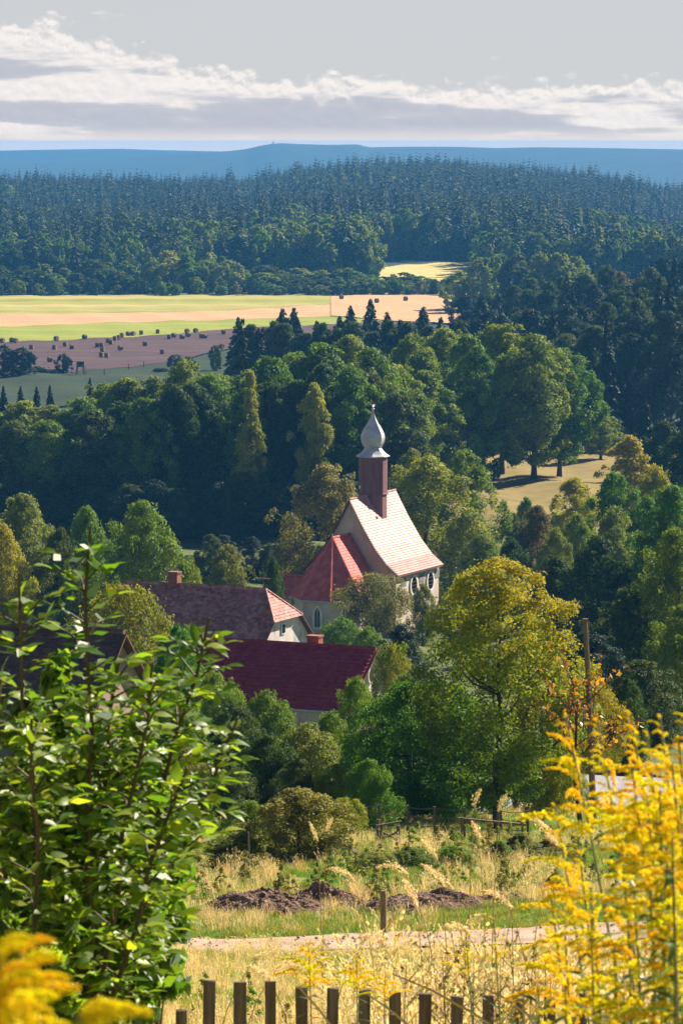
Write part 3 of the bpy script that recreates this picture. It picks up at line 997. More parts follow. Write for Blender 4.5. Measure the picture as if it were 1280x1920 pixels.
# oak grove on the meadow
for q, (x, ty, w, Y, kd) in enumerate([(770, 622, 120, 600, 'oakB'), (835, 612, 130, 612, 'oakA'), (878, 622, 110, 590, 'oakC'), (940, 604, 140, 606, 'oakA'), (1000, 622, 150, 596, 'oakB'), (1048, 650, 128, 604, 'oakA'), (905, 660, 110, 628, 'oakB'), (800, 690, 120, 580, 'oakC')]):
    tree_px(K[kd], x, ty, Y, w * 1.25, M['green'] if q != 6 else M['dark'], 'oak_tree', 'broad leafy oak in the tall grove on the dry meadow', 'tree', 'oaks of the meadow grove')

# wooded bank left of the church, back to front
BANK = [(-20, 765), (40, 752), (100, 752), (150, 742), (200, 722), (240, 705), (290, 700), (340, 668), (390, 690), (420, 700), (470, 690), (510, 665), (560, 652), (610, 640), (655, 626), (695, 650), (740, 680)]
for q, (x, ty) in enumerate(BANK):
    tree_px(K[('oakA', 'oakC', 'oakB', 'oakB')[q % 4]], x + rr_.uniform(-8, 8), ty + rr_.uniform(-5, 6), 542 + rr_.uniform(-8, 12), rr_.uniform(145, 190), M[('green', 'green', 'yellowgreen' if x in (240, 340) else 'willow', 'green')[q % 4]], 'broadleaf_tree',
            'sunlit leafy tree on the top row of the wooded bank', 'tree', 'top row of the wooded bank')
for q, x in enumerate(range(-10, 760, 47)):
    ty = np.interp(x, [b[0] for b in BANK], [b[1] for b in BANK]) + rr_.uniform(26, 62)
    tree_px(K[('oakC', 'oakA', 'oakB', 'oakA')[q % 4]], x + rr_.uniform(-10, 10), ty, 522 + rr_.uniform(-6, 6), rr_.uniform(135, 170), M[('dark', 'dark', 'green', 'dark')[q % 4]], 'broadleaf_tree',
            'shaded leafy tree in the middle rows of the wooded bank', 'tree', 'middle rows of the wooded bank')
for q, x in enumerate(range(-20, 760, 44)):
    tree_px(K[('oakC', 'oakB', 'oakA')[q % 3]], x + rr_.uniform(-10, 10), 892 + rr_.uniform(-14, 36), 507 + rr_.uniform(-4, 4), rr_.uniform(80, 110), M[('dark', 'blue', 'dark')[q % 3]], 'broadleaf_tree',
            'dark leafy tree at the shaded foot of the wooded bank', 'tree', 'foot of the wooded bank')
for x in (8, 40, 70, 95, 170):
    tree_px(K[rr_.choice(['midspA', 'midspB'])], x, 728 + rr_.uniform(-8, 14) if x != 170 else 712, 640, 36, M['spruce'], 'spruce_tree', 'young spruce at the edge of the dark green meadow', 'tree', 'young spruces by the meadow')
tree_px(K['thinsp'], 455, 600, 560, 95, M['spruce'], 'spruce_tree', 'tall thin black spruce standing above the sunlit leafy bank', 'tree')
tree_px(K['birchA'], 470, 690, 512, 85, M['yellowgreen'], 'birch_tree', 'slender yellow green birch below the tall black spruce', 'tree')
tree_px(K['birchB'], 588, 712, 512, 80, M['yellowgreen'], 'birch_tree', 'yellow green birch with hanging twigs lit before dark trees', 'tree')
# bushes and single trees on the fields
for x, ty, w in ((8, 645, 62), (42, 650, 56), (120, 662, 34)):
    tree_px(K['farA'], x, ty, 880 + (0 if x < 100 else 15), w, M['blue'], 'field_tree', 'dark round tree at the corner of the bale field' if x < 100 else 'small dark round tree beside the raised hide', 'tree', 'round trees at the field corner' if x < 100 else None)
for x, ty, w in ((405, 646, 30), (330, 664, 34), (352, 668, 30), (75, 688, 46), (100, 692, 40), (300, 690, 30)):
    tree_px(K['farB'], x, ty, 895 if x < 200 else 900, w, M['dark'], 'field_bush', 'dark bush on the lower edge of the bale field', 'bush', 'bushes below the bale field')

# ------------------------------------------------------------------ hay bales, hide, lookout
def bale_mesh(seed):
    r_ = random.Random(seed)
    mb = MB()
    n, hw, rad = 18, .62, .82
    prof = [(-hw, .0), (-hw + .03, .30), (-hw, .62), (-hw + .02, rad - .08), (-hw + .10, rad), (0, rad + .02), (hw - .10, rad), (hw - .02, rad - .08), (hw, .62), (hw - .03, .3), (hw, .0)]
    rows = []
    for xx, rr in prof:
        row = []
        for k in range(n):
            a = 2 * math.pi * k / n
            q = rr * (1 + r_.uniform(-.03, .03))
            zz = rad + q * math.sin(a)
            row.append((xx + r_.uniform(-.015, .015), q * math.cos(a) * 1.03, max(zz, .05) - .05))
        rows.append(row)
    vs = [p for row in rows for p in row]
    fs = [(i * n + k, i * n + (k + 1) % n, (i + 1) * n + (k + 1) % n, (i + 1) * n + k) for i in range(len(rows) - 1) for k in range(n)]
    mb.add(vs, fs)
    return mb.mesh('hay_bale', M['hay'])


BM = [bale_mesh(s) for s in (1, 2, 3)]
BALES = [(5, 637), (23, 636), (30, 637), (60, 649), (106, 633), (103, 650), (123, 644), (135, 649), (159, 630), (94, 673), (183, 645), (191, 645), (203, 637), (208, 640), (216, 633), (223, 631), (229, 627), (241, 624), (250, 624),
         (265, 622), (272, 643), (226, 651), (193, 654), (191, 664), (201, 665), (296, 620), (317, 630), (326, 627), (342, 630), (353, 626), (351, 619), (367, 618), (378, 628), (384, 629), (304, 658), (419, 621), (416, 648)]
for q, (x, y) in enumerate(BALES):
    Y = rowY(y + 3, -54.7)
    for _ in range(3):
        p = gp(x, Y); Y = -(p.z + .34) / ((y + 4 - HOR) / F)
    o = link(bpy.data.objects.new('hay_bale', BM[q % 3]))
    o.location = (p.x, Y, zgf(p.x, Y) + .36)
    o.rotation_euler = (0, 0, random.uniform(-.7, .9)); o.scale = (.84, .84, .80)
    tag(o, 'round hay bale lying on the brown stubble field', 'hay bale', 'hay bales on the stubble')
for x, y in ((592, 547), (706, 563), (760, 560), (640, 556)):
    Y = rowY(y + 4, -54.7); p = gp(x, Y)
    o = link(bpy.data.objects.new('hay_bale', BM[x % 3])); o.location = (p.x, p.y, p.z + .62); o.rotation_euler = (0, 0, .4)
    tag(o, 'far small hay bale on the tan stubble near the wood edge', 'hay bale', 'hay bales on the tan stubble')

p = gp(151, 888)
hide = thing('hunting_hide', 'raised wooden hunting hide on legs below the bale field', 'hide', p, .2)
for sx_ in (-1, 1):
    for sy_ in (-1, 1):
        MB().bar((sx_ * .95, sy_ * .95, -.2), (sx_ * .7, sy_ * .7, 2.1), .14).build('leg', M['fencewood'], hide)
cb = MB().box((0, 0, 2.75), (1.6, 1.6, 1.3)).build('cabin', M['fencewood'], hide)
MB().box((0, -.81, 2.95), (1.0, .03, .35)).build('window', M['glass'], cb)
MB().box((0, -.05, 3.46), (2.0, 2.0, .1)).build('roof', M['fencewood'], hide)
ld = MB()
ld.bar((.9, -1.8, 0), (.75, -.85, 2.3), .06).bar((1.3, -1.8, 0), (1.15, -.85, 2.3), .06)
for i in range(6):
    t_ = i / 6 + .08
    ld.bar((.9 - .15 * t_, -1.8 + .95 * t_, 2.3 * t_), (1.3 - .15 * t_, -1.8 + .95 * t_, 2.3 * t_), .05)
ld.build('ladder', M['fencewood'], hide)
# old posts on the meadow edge
for q, x in enumerate((241, 270, 196, 256)):
    Y = (905, 915, 880, 850)[q]
    p = gp(x, Y)
    o = MB().tube([(0, 0, -.2), (.02, 0, 1.5)], [.1, .09], 6).build('field_post', M['fencewood'])
    o.location = (p.x, p.y, p.z + .3); tag(o, 'short dark post along the edge of the dark green meadow', 'post', 'posts by the dark meadow')

p = at(512, 271, 7000); p.z = zgf(p.x, 7000)
lt = thing('lookout_tower', 'tiny lookout tower on the summit of the far blue hill', 'tower', p)
MB().tube([(0, 0, -2), (0, 0, 3)], [1.1, 1.0], 8).build('shaft', M['greystucco'], lt)
MB().lathe([(1.5, 2.8), (1.5, 3.6), (.1, 4.2)], 8).build('cap', M['greystucco'], lt)

# ------------------------------------------------------------------ church
TH = R(25)                       # heading of the church axis, village shares it
def local(u, v, z=0.0):          # u along the ridge (away), v to its right
    return Vector((u * math.sin(TH) + v * math.cos(TH), u * math.cos(TH) - v * math.sin(TH), z))


apex = at(655, 937, 397)         # top of the east gable
eave = at(749, 1080, 394.5)
cg = zgf(apex.x, apex.y)
church = thing('church', 'village church with salmon tiled nave, red choir roof and grey onion dome', 'church', (apex.x, apex.y, cg))
HZ = apex.z - cg                 # ridge height over the ground
HW = 5.75
PROF = [(0, 0), (1.45, -2.65), (3.05, -5.2), (4.35, -6.75), (HW, HZ and (eave.z - apex.z))]
EZ = HZ + PROF[-1][1]            # eaves height
NL = 12.0
# walls of the nave: closed prism with gables
wv = HW - .45
ew = EZ + .25
def roof_z(v):
    return HZ + float(np.interp(abs(v), [p_[0] for p_ in PROF], [p_[1] for p_ in PROF]))
gab = [(-wv, -2), (wv, -2), (wv, roof_z(wv) - .12)] + [(p_[0], HZ + p_[1] - .12) for p_ in PROF[::-1][1:]] + [(-p_[0], HZ + p_[1] - .12) for p_ in PROF[1:-1]] + [(-wv, roof_z(wv) - .12)]
MB().prism([local(.3, v, z) for v, z in gab], local(NL - .6, 0)).build('nave_wall', M['plaster'], church)
# nave roof in courses, both slopes, plus solid underlay
for s in (1, -1):
    mb = MB()
    for (va, za), (vb, zb) in zip(PROF[:-1], PROF[1:]):
        a0, a1 = local(0, s * va, HZ + za), local(NL, s * va, HZ + za)
        b0, b1 = local(0, s * vb, HZ + zb), local(NL, s * vb, HZ + zb)
        if s < 0: a0, a1, b0, b1 = a1, a0, b1, b0
        mb.courses(a0, a1, b0, b1, .31, .06)
    tag(mb.build('nave_roof_tiles', M['navetile'], church), kind='stuff')
    mb = MB()
    for (va, za), (vb, zb) in zip(PROF[:-1], PROF[1:]):
        pts = [local(.02, s * va, HZ + za - .02), local(.02, s * vb, HZ + zb - .02), local(.02, s * vb, HZ + zb - .16), local(.02, s * va, HZ + za - .16)]
        mb.prism(pts, local(NL - .04, 0))
    mb.build('roof_boards', M['browntrim'], church)
    mb = MB()                    # verge boards along the east gable
    for (va, za), (vb, zb) in zip(PROF[:-1], PROF[1:]):
        mb.bar(local(-.03, s * va, HZ + za - .06), local(-.03, s * vb, HZ + zb - .06), .08, .24, up=local(1, 0))
    mb.build('verge_board', M['browntrim'], church)
MB().tube([local(-.02, 0, HZ + .05), local(NL + .02, 0, HZ + .05)], .12, 6).build('ridge_tiles', M['navetile'], church)
# eaves cornice and oval window on the south wall
MB().box(local(NL / 2, wv + .1, EZ - .02), (.22, NL - .9, .4), -TH).build('cornice', M['white'], church)


def oval(mb, c, ru, rz_, du, nn=20, thick=.12, ring=None):
    pts = [(math.cos(2 * math.pi * k / nn), math.sin(2 * math.pi * k / nn)) for k in range(nn)]
    if ring is None:
        mb.prism([c + local(ru * a, 0, rz_ * b) for a, b in pts], local(0, thick))
    else:
        for k in range(nn):
            (a, b), (a2, b2) = pts[k], pts[(k + 1) % nn]
            q = [c + local(ru * a, 0, rz_ * b), c + local(ru * a2, 0, rz_ * b2), c + local((ru + ring) * a2, 0, (rz_ + ring) * b2), c + local((ru + ring) * a, 0, (rz_ + ring) * b)]
            mb.prism(q, local(0, thick))


for uu in (4.9, 9.3):
    c = local(uu, wv - .02, EZ - 1.55)
    win = MB(); oval(win, c + local(0, -.05), .78, .92, 0, thick=.09); win = win.build('oval_window', M['glass'], church)
    fr = MB(); oval(fr, c, .78, .92, 0, thick=.14, ring=.24); fr.build('surround', M['white'], win)
    br = MB()
    for k in (-.3, 0, .3):
        br.bar(c + local(k, .07, -.85), c + local(k, .07, .85), .05)
    for k in (-.4, 0, .4):
        br.bar(c + local(-.72, .07, k), c + local(.72, .07, k), .05)
    br.build('glazing_bars', M['fencewood'], win)
for uu in (2.3, 7.1, 11.2):      # shallow grey panels standing in for buttress shadow on the wall
    MB().box(local(uu, wv + .01, EZ - .95), (.06, 1.3, .9), -TH).build('wall_shade_panel', M['greystucco'], church)

# choir with five sided end
CW = 4.2                         # half width at the eaves
side = 2 * CW / (1 + math.sqrt(2))
CRZ = at(657, 1002, 397).z - cg  # ridge of the choir
CEZ = at(600, 1123, 391).z - cg  # eaves of the choir
ue = -4.3                        # apex of the choir roof
un = ue - CW                     # tip of the apse
oct_ = [(0.0, CW), (ue, CW), (ue, CW)]
P_S, P_SE, P_E, P_N = (ue + CW * .0 - 0.0, CW), (un, side / 2), (un, -side / 2), (ue, -CW)
P_S = (un + CW - side / 2, CW); P_N = (un + CW - side / 2, -CW)
def q3(p_, z): return local(p_[0], p_[1], z)
AP = local(ue, 0, CRZ)
wallpts = [(0.4, CW - .35), (P_S[0] + .15, CW - .35), (un + .35, side / 2 - .15), (un + .35, -side / 2 + .15), (P_N[0] + .15, -CW + .35), (0.4, -CW + .35)]
MB().prism([q3(p_, -2.5) for p_ in wallpts], (0, 0, CEZ + 2.6)).build('choir_wall', M['plaster'], church)
FAC = [(local(.28, 0, CRZ), AP, local(.28, CW, CEZ), q3(P_S, CEZ)), (AP, AP, q3(P_S, CEZ), q3(P_SE, CEZ)), (AP, AP, q3(P_SE, CEZ), q3(P_E, CEZ)),
       (AP, AP, q3(P_E, CEZ), q3(P_N, CEZ)), (AP, local(.28, 0, CRZ), q3(P_N, CEZ), local(.28, -CW, CEZ))]
for a0, a1, b0, b1 in FAC:
    tag(MB().courses(a0, a1, b0, b1, .34, .05).build('choir_roof_tiles', M['redtile'], church), kind='stuff')
body = [local(.28, CW, CEZ - .03), q3(P_S, CEZ - .03), q3(P_SE, CEZ - .03), q3(P_E, CEZ - .03), q3(P_N, CEZ - .03), local(.28, -CW, CEZ - .03)]
vs = body + [AP - Vector((0, 0, .05)), local(.28, 0, CRZ - .05)]
MB().add(vs, [(0, 1, 6, 7), (1, 2, 6), (2, 3, 6), (3, 4, 6), (4, 5, 7, 6), (5, 4, 3, 2, 1, 0)]).build('choir_roof_deck', M['browntrim'], church)
for p_ in (P_S, P_SE, P_E, P_N):
    MB().tube([AP + Vector((0, 0, .04)), q3(p_, CEZ + .03)], .12, 6).build('hip_tiles', M['redtile'], church)
MB().tube([AP + Vector((0, 0, .05)), local(.25, 0, CRZ + .05)], .13, 6).build('choir_ridge_tiles', M['redtile'], church)
MB().tube([AP, AP + Vector((0, 0, .55))], [.12, .03], 6).build('hip_finial', M['white'], church)
gt = MB()
ring = [local(.3, CW + .05, CEZ - .08)] + [q3((p_[0] * 1.006, p_[1] * 1.012), CEZ - .08) for p_ in (P_S, P_SE, P_E, P_N)] + [local(.3, -CW - .05, CEZ - .08)]
for a, b in zip(ring[:-1], ring[1:]):
    gt.tube([a, b], .09, 6)
gt.build('gutter', M['zinc'], church)
fl = MB()
fl.bar(local(.24, .1, CRZ + .06), local(.24, CW, CEZ + .08), .3, .06).bar(local(.24, -.1, CRZ + .06), local(.24, -CW, CEZ + .08), .3, .06)
fl.build('flashing', M['zinc'], church)


def lancet(center, ang, w, h, parent):
    """pointed window with pale surround; ang = heading of its face"""
    ex = Vector((math.cos(ang), -math.sin(ang), 0)); en = Vector((math.sin(ang), math.cos(ang), 0))
    def arch(w_, h_, d_):
        pts = [(-w_ / 2, -h_ / 2), (w_ / 2, -h_ / 2), (w_ / 2, h_ * .18), (w_ * .36, h_ * .33), (w_ * .16, h_ * .44), (0, h_ * .5), (-w_ * .16, h_ * .44), (-w_ * .36, h_ * .33), (-w_ / 2, h_ * .18)]
        return [center + ex * a + Vector((0, 0, b)) + en * d_ for a, b in pts]
    wd = MB().prism(arch(w, h, .0), en * .06).build('lancet_window', M['glass'], parent)
    o1, i1 = arch(w + .5, h + .55, .0), arch(w, h, .0)
    mb = MB()
    n = len(o1)
    for k in range(n):
        j = (k + 1) % n
        mb.prism([i1[k], i1[j], o1[j], o1[k]], en * .12)
    mb.build('surround', M['white'], wd)
    MB().bar(center + Vector((0, 0, -h / 2)) + en * .08, center + Vector((0, 0, h * .45)) + en * .08, .07).build('mullion', M['white'], wd)


lancet(local(un + .35, .1, CEZ - 1.75), TH + math.pi, .62, 2.1, church)
c = (Vector(q3((un + .35, side / 2 - .15), 0)) + Vector(q3((P_S[0] + .15, CW - .35), 0))) / 2
lancet(Vector((c.x, c.y, CEZ - 1.75)), TH + R(135), .62, 2.1, church)
# sacristy on the north side of the choir
SR = at(555, 1077, 400).z - cg
SE = at(540, 1122, 397).z - cg
u0, u1, v0, v1 = -3.6, 1.6, -CW - 3.0, -CW + 1.6
um = (u0 + u1) / 2
MB().prism([local(u0 + .3, v0 + .3, -2.5), local(u1 - .3, v0 + .3, -2.5), local(u1 - .3, v0 + .3, SE), local(um, v0 + .3, SR - .15), local(u0 + .3, v0 + .3, SE)], local(0, v1 - v0 - .4)).build('sacristy_wall', M['plaster'], church)
tag(MB().courses(local(um, v0, SR), local(um, v1, SR), local(u0, v0, SE), local(u0, v1, SE), .34, .05).build('sacristy_roof_tiles', M['redtile'], church), kind='stuff')
tag(MB().courses(local(um, v1, SR), local(um, v0, SR), local(u1, v1, SE), local(u1, v0, SE), .34, .05).build('sacristy_roof_tiles', M['redtile'], church), kind='stuff')
MB().tube([local(um, v0, SR + .04), local(um, v1, SR + .04)], .12, 6).build('ridge_tiles', M['redtile'], church)
MB().add([local(u0 - .15, -CW - .5, SE + .05), local(u0 - .6, -CW + .4, SE + .05), local(u0 - .6, -CW + .2, SE - .95), local(u0 - .25, -CW - .3, SE - .95),
          local(u0 + .25, -CW - .5, SE + .05), local(u0 + .2, -CW + .4, SE + .05), local(u0 + .2, -CW + .2, SE - .95), local(u0 + .2, -CW - .3, SE - .95)],
         [(0, 1, 2, 3), (7, 6, 5, 4), (0, 4, 5, 1), (1, 5, 6, 2), (2, 6, 7, 3), (3, 7, 4, 0)]).build('rainwater_hopper', M['zinc'], church)

# timber belfry, octagon with a corner towards the valley slope
tw = at(699, 853, 402.6)
bu = (699 - 655) / ppm(402, -45) / math.sin(TH)
bc = local(bu, 0)
TZ0 = HZ - 3.6
TZ1 = at(699, 853, 397 + bu * math.cos(TH)).z - cg
bel = MB()
RB = 1.58
def octp(rad, k, z): return bc + Vector((rad * math.sin(TH + math.pi / 8 + k * math.pi / 4), rad * math.cos(TH + math.pi / 8 + k * math.pi / 4), z))
bel.lathe([(RB - .06, TZ0), (RB - .06, TZ1)], 8, bc, TH + math.pi / 8)
bw_ = bel.build('belfry_wall', M['wood'], church)
bd = MB()                        # vertical boards, gaps between them
for k in range(8):
    a, b = octp(RB, k, 0), octp(RB, k + 1, 0)
    nrm_ = ((a + b) / 2 - bc).normalized()
    for j in range(7):
        t0, t1 = (j + .06) / 7, (j + .94) / 7
        off = nrm_ * random.uniform(-.02, .015)
        pa, pb = a.lerp(b, t0) + off, a.lerp(b, t1) + off
        z0_, z1_ = (HZ + .15, TZ1 - .02)
        bd.prism([pa + Vector((0, 0, z0_)), pb + Vector((0, 0, z0_)), pb + Vector((0, 0, z1_)), pa + Vector((0, 0, z1_))], nrm_ * -.08)
        off = off - nrm_ * .07
        pa, pb = a.lerp(b, t0) + off, a.lerp(b, t1) + off
        bd.prism([pa + Vector((0, 0, TZ0)), pb + Vector((0, 0, TZ0)), pb + Vector((0, 0, z0_)), pa + Vector((0, 0, z0_))], nrm_ * -.06)
tag(bd.build('belfry_boards', M['wood'], church), kind='stuff')
MB().lathe([(RB + .02, HZ + .10), (RB + .10, HZ + .12), (RB + .10, HZ + .22), (RB + .02, HZ + .26)], 8, bc, TH + math.pi / 8).build('belfry_band', M['wood'], church)
for k in (3, 4):
    c = (octp(RB, k, 0) + octp(RB, k + 1, 0)) / 2 + Vector((0, 0, HZ + .9))
    if k == 4: MB().box(c + (c - bc).normalized() * 0 + (Vector((c.x - bc.x, c.y - bc.y, 0))).normalized() * .02, (.28, .06, .34), -TH).build('shutter_plate', M['white'], church)
zs = lambda y_: at(699, y_, 397 + bu * math.cos(TH)).z - cg
skirt = [(1.2, zs(855)), (1.82, zs(856)), (1.84, zs(854.5)), (1.45, zs(850.5)), (1.12, zs(845)), (.92, zs(840)), (.86, zs(838.5))]
MB().lathe(skirt, 8, bc, TH + math.pi / 8).build('dome_skirt', M['zinc'], church)
on = [(.84, 839), (.98, 837), (1.17, 831), (1.27, 825), (1.29, 820), (1.23, 814), (1.08, 808), (.86, 801), (.64, 795), (.45, 789), (.28, 783), (.15, 777), (.08, 772), (.05, 769)]
MB().lathe([(a * 1.02, zs(b)) for a, b in on], 8, bc, TH + math.pi / 8).build('onion_dome', M['zinc'], church)
sm = MB()
for k in range(8):
    sm.tube([octp(a * 1.03, k, zs(b)) for a, b in on], .022, 4)
sm.build('dome_seams', M['zinc'], church)
zt = zs(769)
MB().tube([bc + Vector((0, 0, zt - .2)), bc + Vector((0, 0, zt + .62))], .035, 6).build('finial_rod', M['zinc'], church)
fb = MB().lathe([(.02, -.16), (.12, -.1), (.17, 0), (.12, .1), (.02, .16)], 10, bc + Vector((0, 0, zt + .12))).build('finial_ball', M['white'], church)
wv_ = MB()
wv_.prism([bc + local(-.30, 0, zt + .40), bc + local(.02, 0, zt + .34), bc + local(.30, 0, zt + .42), bc + local(.30, 0, zt + .62), bc + local(.1, 0, zt + .56), bc + local(-.12, 0, zt + .64)], local(0, .05))
wv_.build('weather_vane', M['white'], church)
MB().box(local(bu - 1.7, 1.25, roof_z(1.25) + .08), (.35, .4, .14), -TH).build('roof_hatch', M['zinc'], church)


# ------------------------------------------------------------------ houses
def house(name, label, x_ap, y_ap, Y, length, hw, rise, wall, tiles, wallmat, step, hip=0.0, nx=1, wave=0.0, jit=0.0, over=.35):
    """gabled house whose right gable apex shows at photo pixel (x_ap, y_ap); local x: along the ridge to the right gable, y: to the back"""
    a = at(x_ap, y_ap, Y)
    gz = a.z - rise - wall
    h = thing(name, label, 'house', (a.x, a.y, gz), -TH)
    RZ, EZ_ = wall + rise, wall
    w = MB()
    hwi = hw - over
    ezi = EZ_ + over * rise / hw
    zc = RZ - hip * rise            # height at which a half hip cuts the gable
    wc = hw * hip
    if hip:
        prof = [(-hwi, -3), (hwi, -3), (hwi, ezi - .1), (wc, zc - .1), (-wc, zc - .1), (-hwi, ezi - .1)]
    else:
        prof = [(-hwi, -3), (hwi, -3), (hwi, ezi - .1), (0, RZ - .12), (-hwi, ezi - .1)]
    w.prism([Vector((-over, y, z)) for y, z in prof], (-length + 2 * over, 0, 0))
    w.build('wall', wallmat, h)
    setb = hip * hw * .75
    # roof slopes
    def slope(s):
        mb = MB()
        if hip:
            pts = [((-length, 0, RZ), (-setb, 0, RZ), (-length, s * wc, zc), (0, s * wc, zc)), ((-length, s * wc, zc), (0, s * wc, zc), (-length, s * hw, EZ_), (0, s * hw, EZ_))]
        else:
            pts = [((-length, 0, RZ), (0, 0, RZ), (-length, s * hw, EZ_), (0, s * hw, EZ_))]
        for p_ in pts:
            mb.courses(*p_, step, .05, nx, wave, jit)
        return tag(mb.build('roof_tiles', tiles, h), kind='stuff')
    slope(-1); slope(1)
    dk = MB()
    if hip:
        for s in (-1, 1):
            dk.add([(-length + .02, 0, RZ - .06), (-setb, 0, RZ - .06), (-.02, s * wc, zc - .06), (-.02, s * hw, EZ_ - .06), (-length + .02, s * hw, EZ_ - .06)], [(0, 1, 2, 3, 4)])
        hp = MB().courses((-setb, 0, RZ), (-setb, 0, RZ), (.12, wc, zc), (.12, -wc, zc), step, .05, 1, 0, jit)
        tag(hp.build('hip_tiles', tiles, h), kind='stuff')
        for s in (-1, 1):
            MB().tube([(-setb, 0, RZ + .05), (.06, s * wc, zc + .04)], .12, 6).build('hip_ridge_tiles', tiles, h)
    else:
        for s in (-1, 1):
            dk.add([(-length + .02, 0, RZ - .05), (-.02, 0, RZ - .05), (-.02, s * hw, EZ_ - .05), (-length + .02, s * hw, EZ_ - .05)], [(0, 1, 2, 3)])
    dk.build('roof_deck', M['browntrim'], h)
    n = max(2, int(length / .8))
    rt = MB()
    rt.tube([(-length + (length - setb) * i / n, 0, RZ + .04 + random.uniform(-jit, jit) * .8) for i in range(n + 1)], .13, 6)
    rt.build('ridge_tiles', tiles, h)
    vb = MB()
    for s in (-1, 1):
        vb.bar((.02, s * wc, zc - .07), (.02, s * hw, EZ_ - .07), .07, .22, up=(1, 0, 0))
    vb.build('verge_board', M['browntrim'], h)
    return h, RZ, EZ_


h1, RZ, EZ_ = house('farmhouse', 'long old brown tiled house with half hipped gable beside the church', 539, 1108, 309, 15.5, 5.6, 4.8, 3.4, M['oldtile'], M['stucco'], .30, hip=.49, nx=40, jit=.012)
wn = MB().box((-.32, -.2, RZ - 3.15), (.1, .55, .75)).build('window', M['glass'], h1)
MB().box((-.29, -.2, RZ - 3.15), (.06, .75, .95)).build('frame', M['white'], wn)
MB().box((-.25, -.2, RZ - 3.15), (.06, .5, .7)).build('pane', M['glass'], wn)
ch = MB().box((-10.7, .2, RZ + .25), (.85, .7, 1.5)).build('chimney', M['brick'], h1)
MB().box((-10.7, .2, RZ + 1.03), (1.0, .85, .14)).build('cap', M['brick'], ch)
an = MB().tube([(-2.3, .1, RZ - .1), (-2.3, .1, RZ + 2.2)], .03, 5).bar((-3.1, .1, RZ + .95), (-1.6, -.1, RZ + .95), .04)
for k in range(6):
    an.bar((-3.0 + k * .27, .1 - k * .03 - .25, RZ + .95), (-3.0 + k * .27, .1 - k * .03 + .25, RZ + .95), .025)
an.build('antenna', M['wire'], h1)

h2, RZ, EZ_ = house('farmhouse', 'low house with dark red pantile roof in front of the church', 705, 1218, 228, 12.5, 4.4, 3.3, 2.5, M['purpletile'], M['stucco'], .34, nx=192, wave=.05)
rw = MB()
pts = [(0, .38 * math.cos(2 * math.pi * k / 16), .42 * math.sin(2 * math.pi * k / 16) + RZ - 1.6) for k in range(16)]
rw.prism([Vector((-.36, b - .2, c_)) for a, b, c_ in pts], (.1, 0, 0))
rw = rw.build('round_window', M['glass'], h2)
fr = MB()
for k in range(16):
    (b, c_), (b2, c2) = pts[k][1:], pts[(k + 1) % 16][1:]
    cc = RZ - 1.6
    fr.prism([Vector((-.36, b - .2, c_)), Vector((-.36, b2 - .2, c2)), Vector((-.36, b2 * 1.25 - .2, cc + (c2 - cc) * 1.25)), Vector((-.36, b * 1.25 - .2, cc + (c_ - cc) * 1.25))], (.14, 0, 0))
fr.build('surround', M['stucco'], rw)
ch = MB().box((-4.6, .9, RZ - .1), (.8, .62, 1.1)).build('chimney', M['brick'], h2)
MB().box((-4.6, .9, RZ + .48), (.92, .74, .1)).build('cap', M['brick'], ch)
MB().tube([(-12.4, -4.45, EZ_ - .06), (0, -4.45, EZ_ - .06)], .07, 6).build('gutter', M['zinc'], h2)

h3, RZ, EZ_ = house('cottage', 'dark tiled cottage with rose gable behind the leafy saplings', 233, 1187, 168, 10.5, 3.15, 3.4, 2.6, M['darktile'], M['greystucco'], .2, nx=60, jit=.008)
gw = MB().prism([Vector((-.36, -2.82, -2)), Vector((-.36, 2.82, -2)), Vector((-.36, 2.82, EZ_ + .2)), Vector((-.36, 0, RZ - .16)), Vector((-.36, -2.82, EZ_ + .2))], (.05, 0, 0)).build('gable_plaster', M['rosestucco'], h3)
MB().prism([Vector((-.32, b, RZ - .75 + c_)) for b, c_ in ((-.12, -.18), (.12, -.18), (.12, .06), (.06, .18), (-.06, .18), (-.12, .06))], (.05, 0, 0)).build('vent', M['glass'], h3)
for k, xw in enumerate((-2.2, -4.4, -6.6)):
    w_ = MB().box((xw, -2.80, 1.55), (.95, .06, 1.25)).build('window', M['glass'], h3)
    fb_ = MB()
    for dx in (-.52, 0, .52): fb_.box((xw + dx, -2.84, 1.55), (.09, .09, 1.4))
    for dz in (-.66, .1, .66): fb_.box((xw, -2.845, 1.55 + dz), (1.12, .08, .09))
    fb_.build('frame', M['browntrim'], w_)
MB().tube([(-10.4, -3.2, EZ_ - .05), (0, -3.2, EZ_ - .05)], .07, 6).build('gutter', M['zinc'], h3)

# ------------------------------------------------------------------ trees and bushes of the village
def veg(kd, x, top, Y, w, mat, name, label, cat='tree', group=None, sink=0.0):
    return tree_px(K[kd], x, top, Y, w, M[mat], name, label, cat, group, sink)


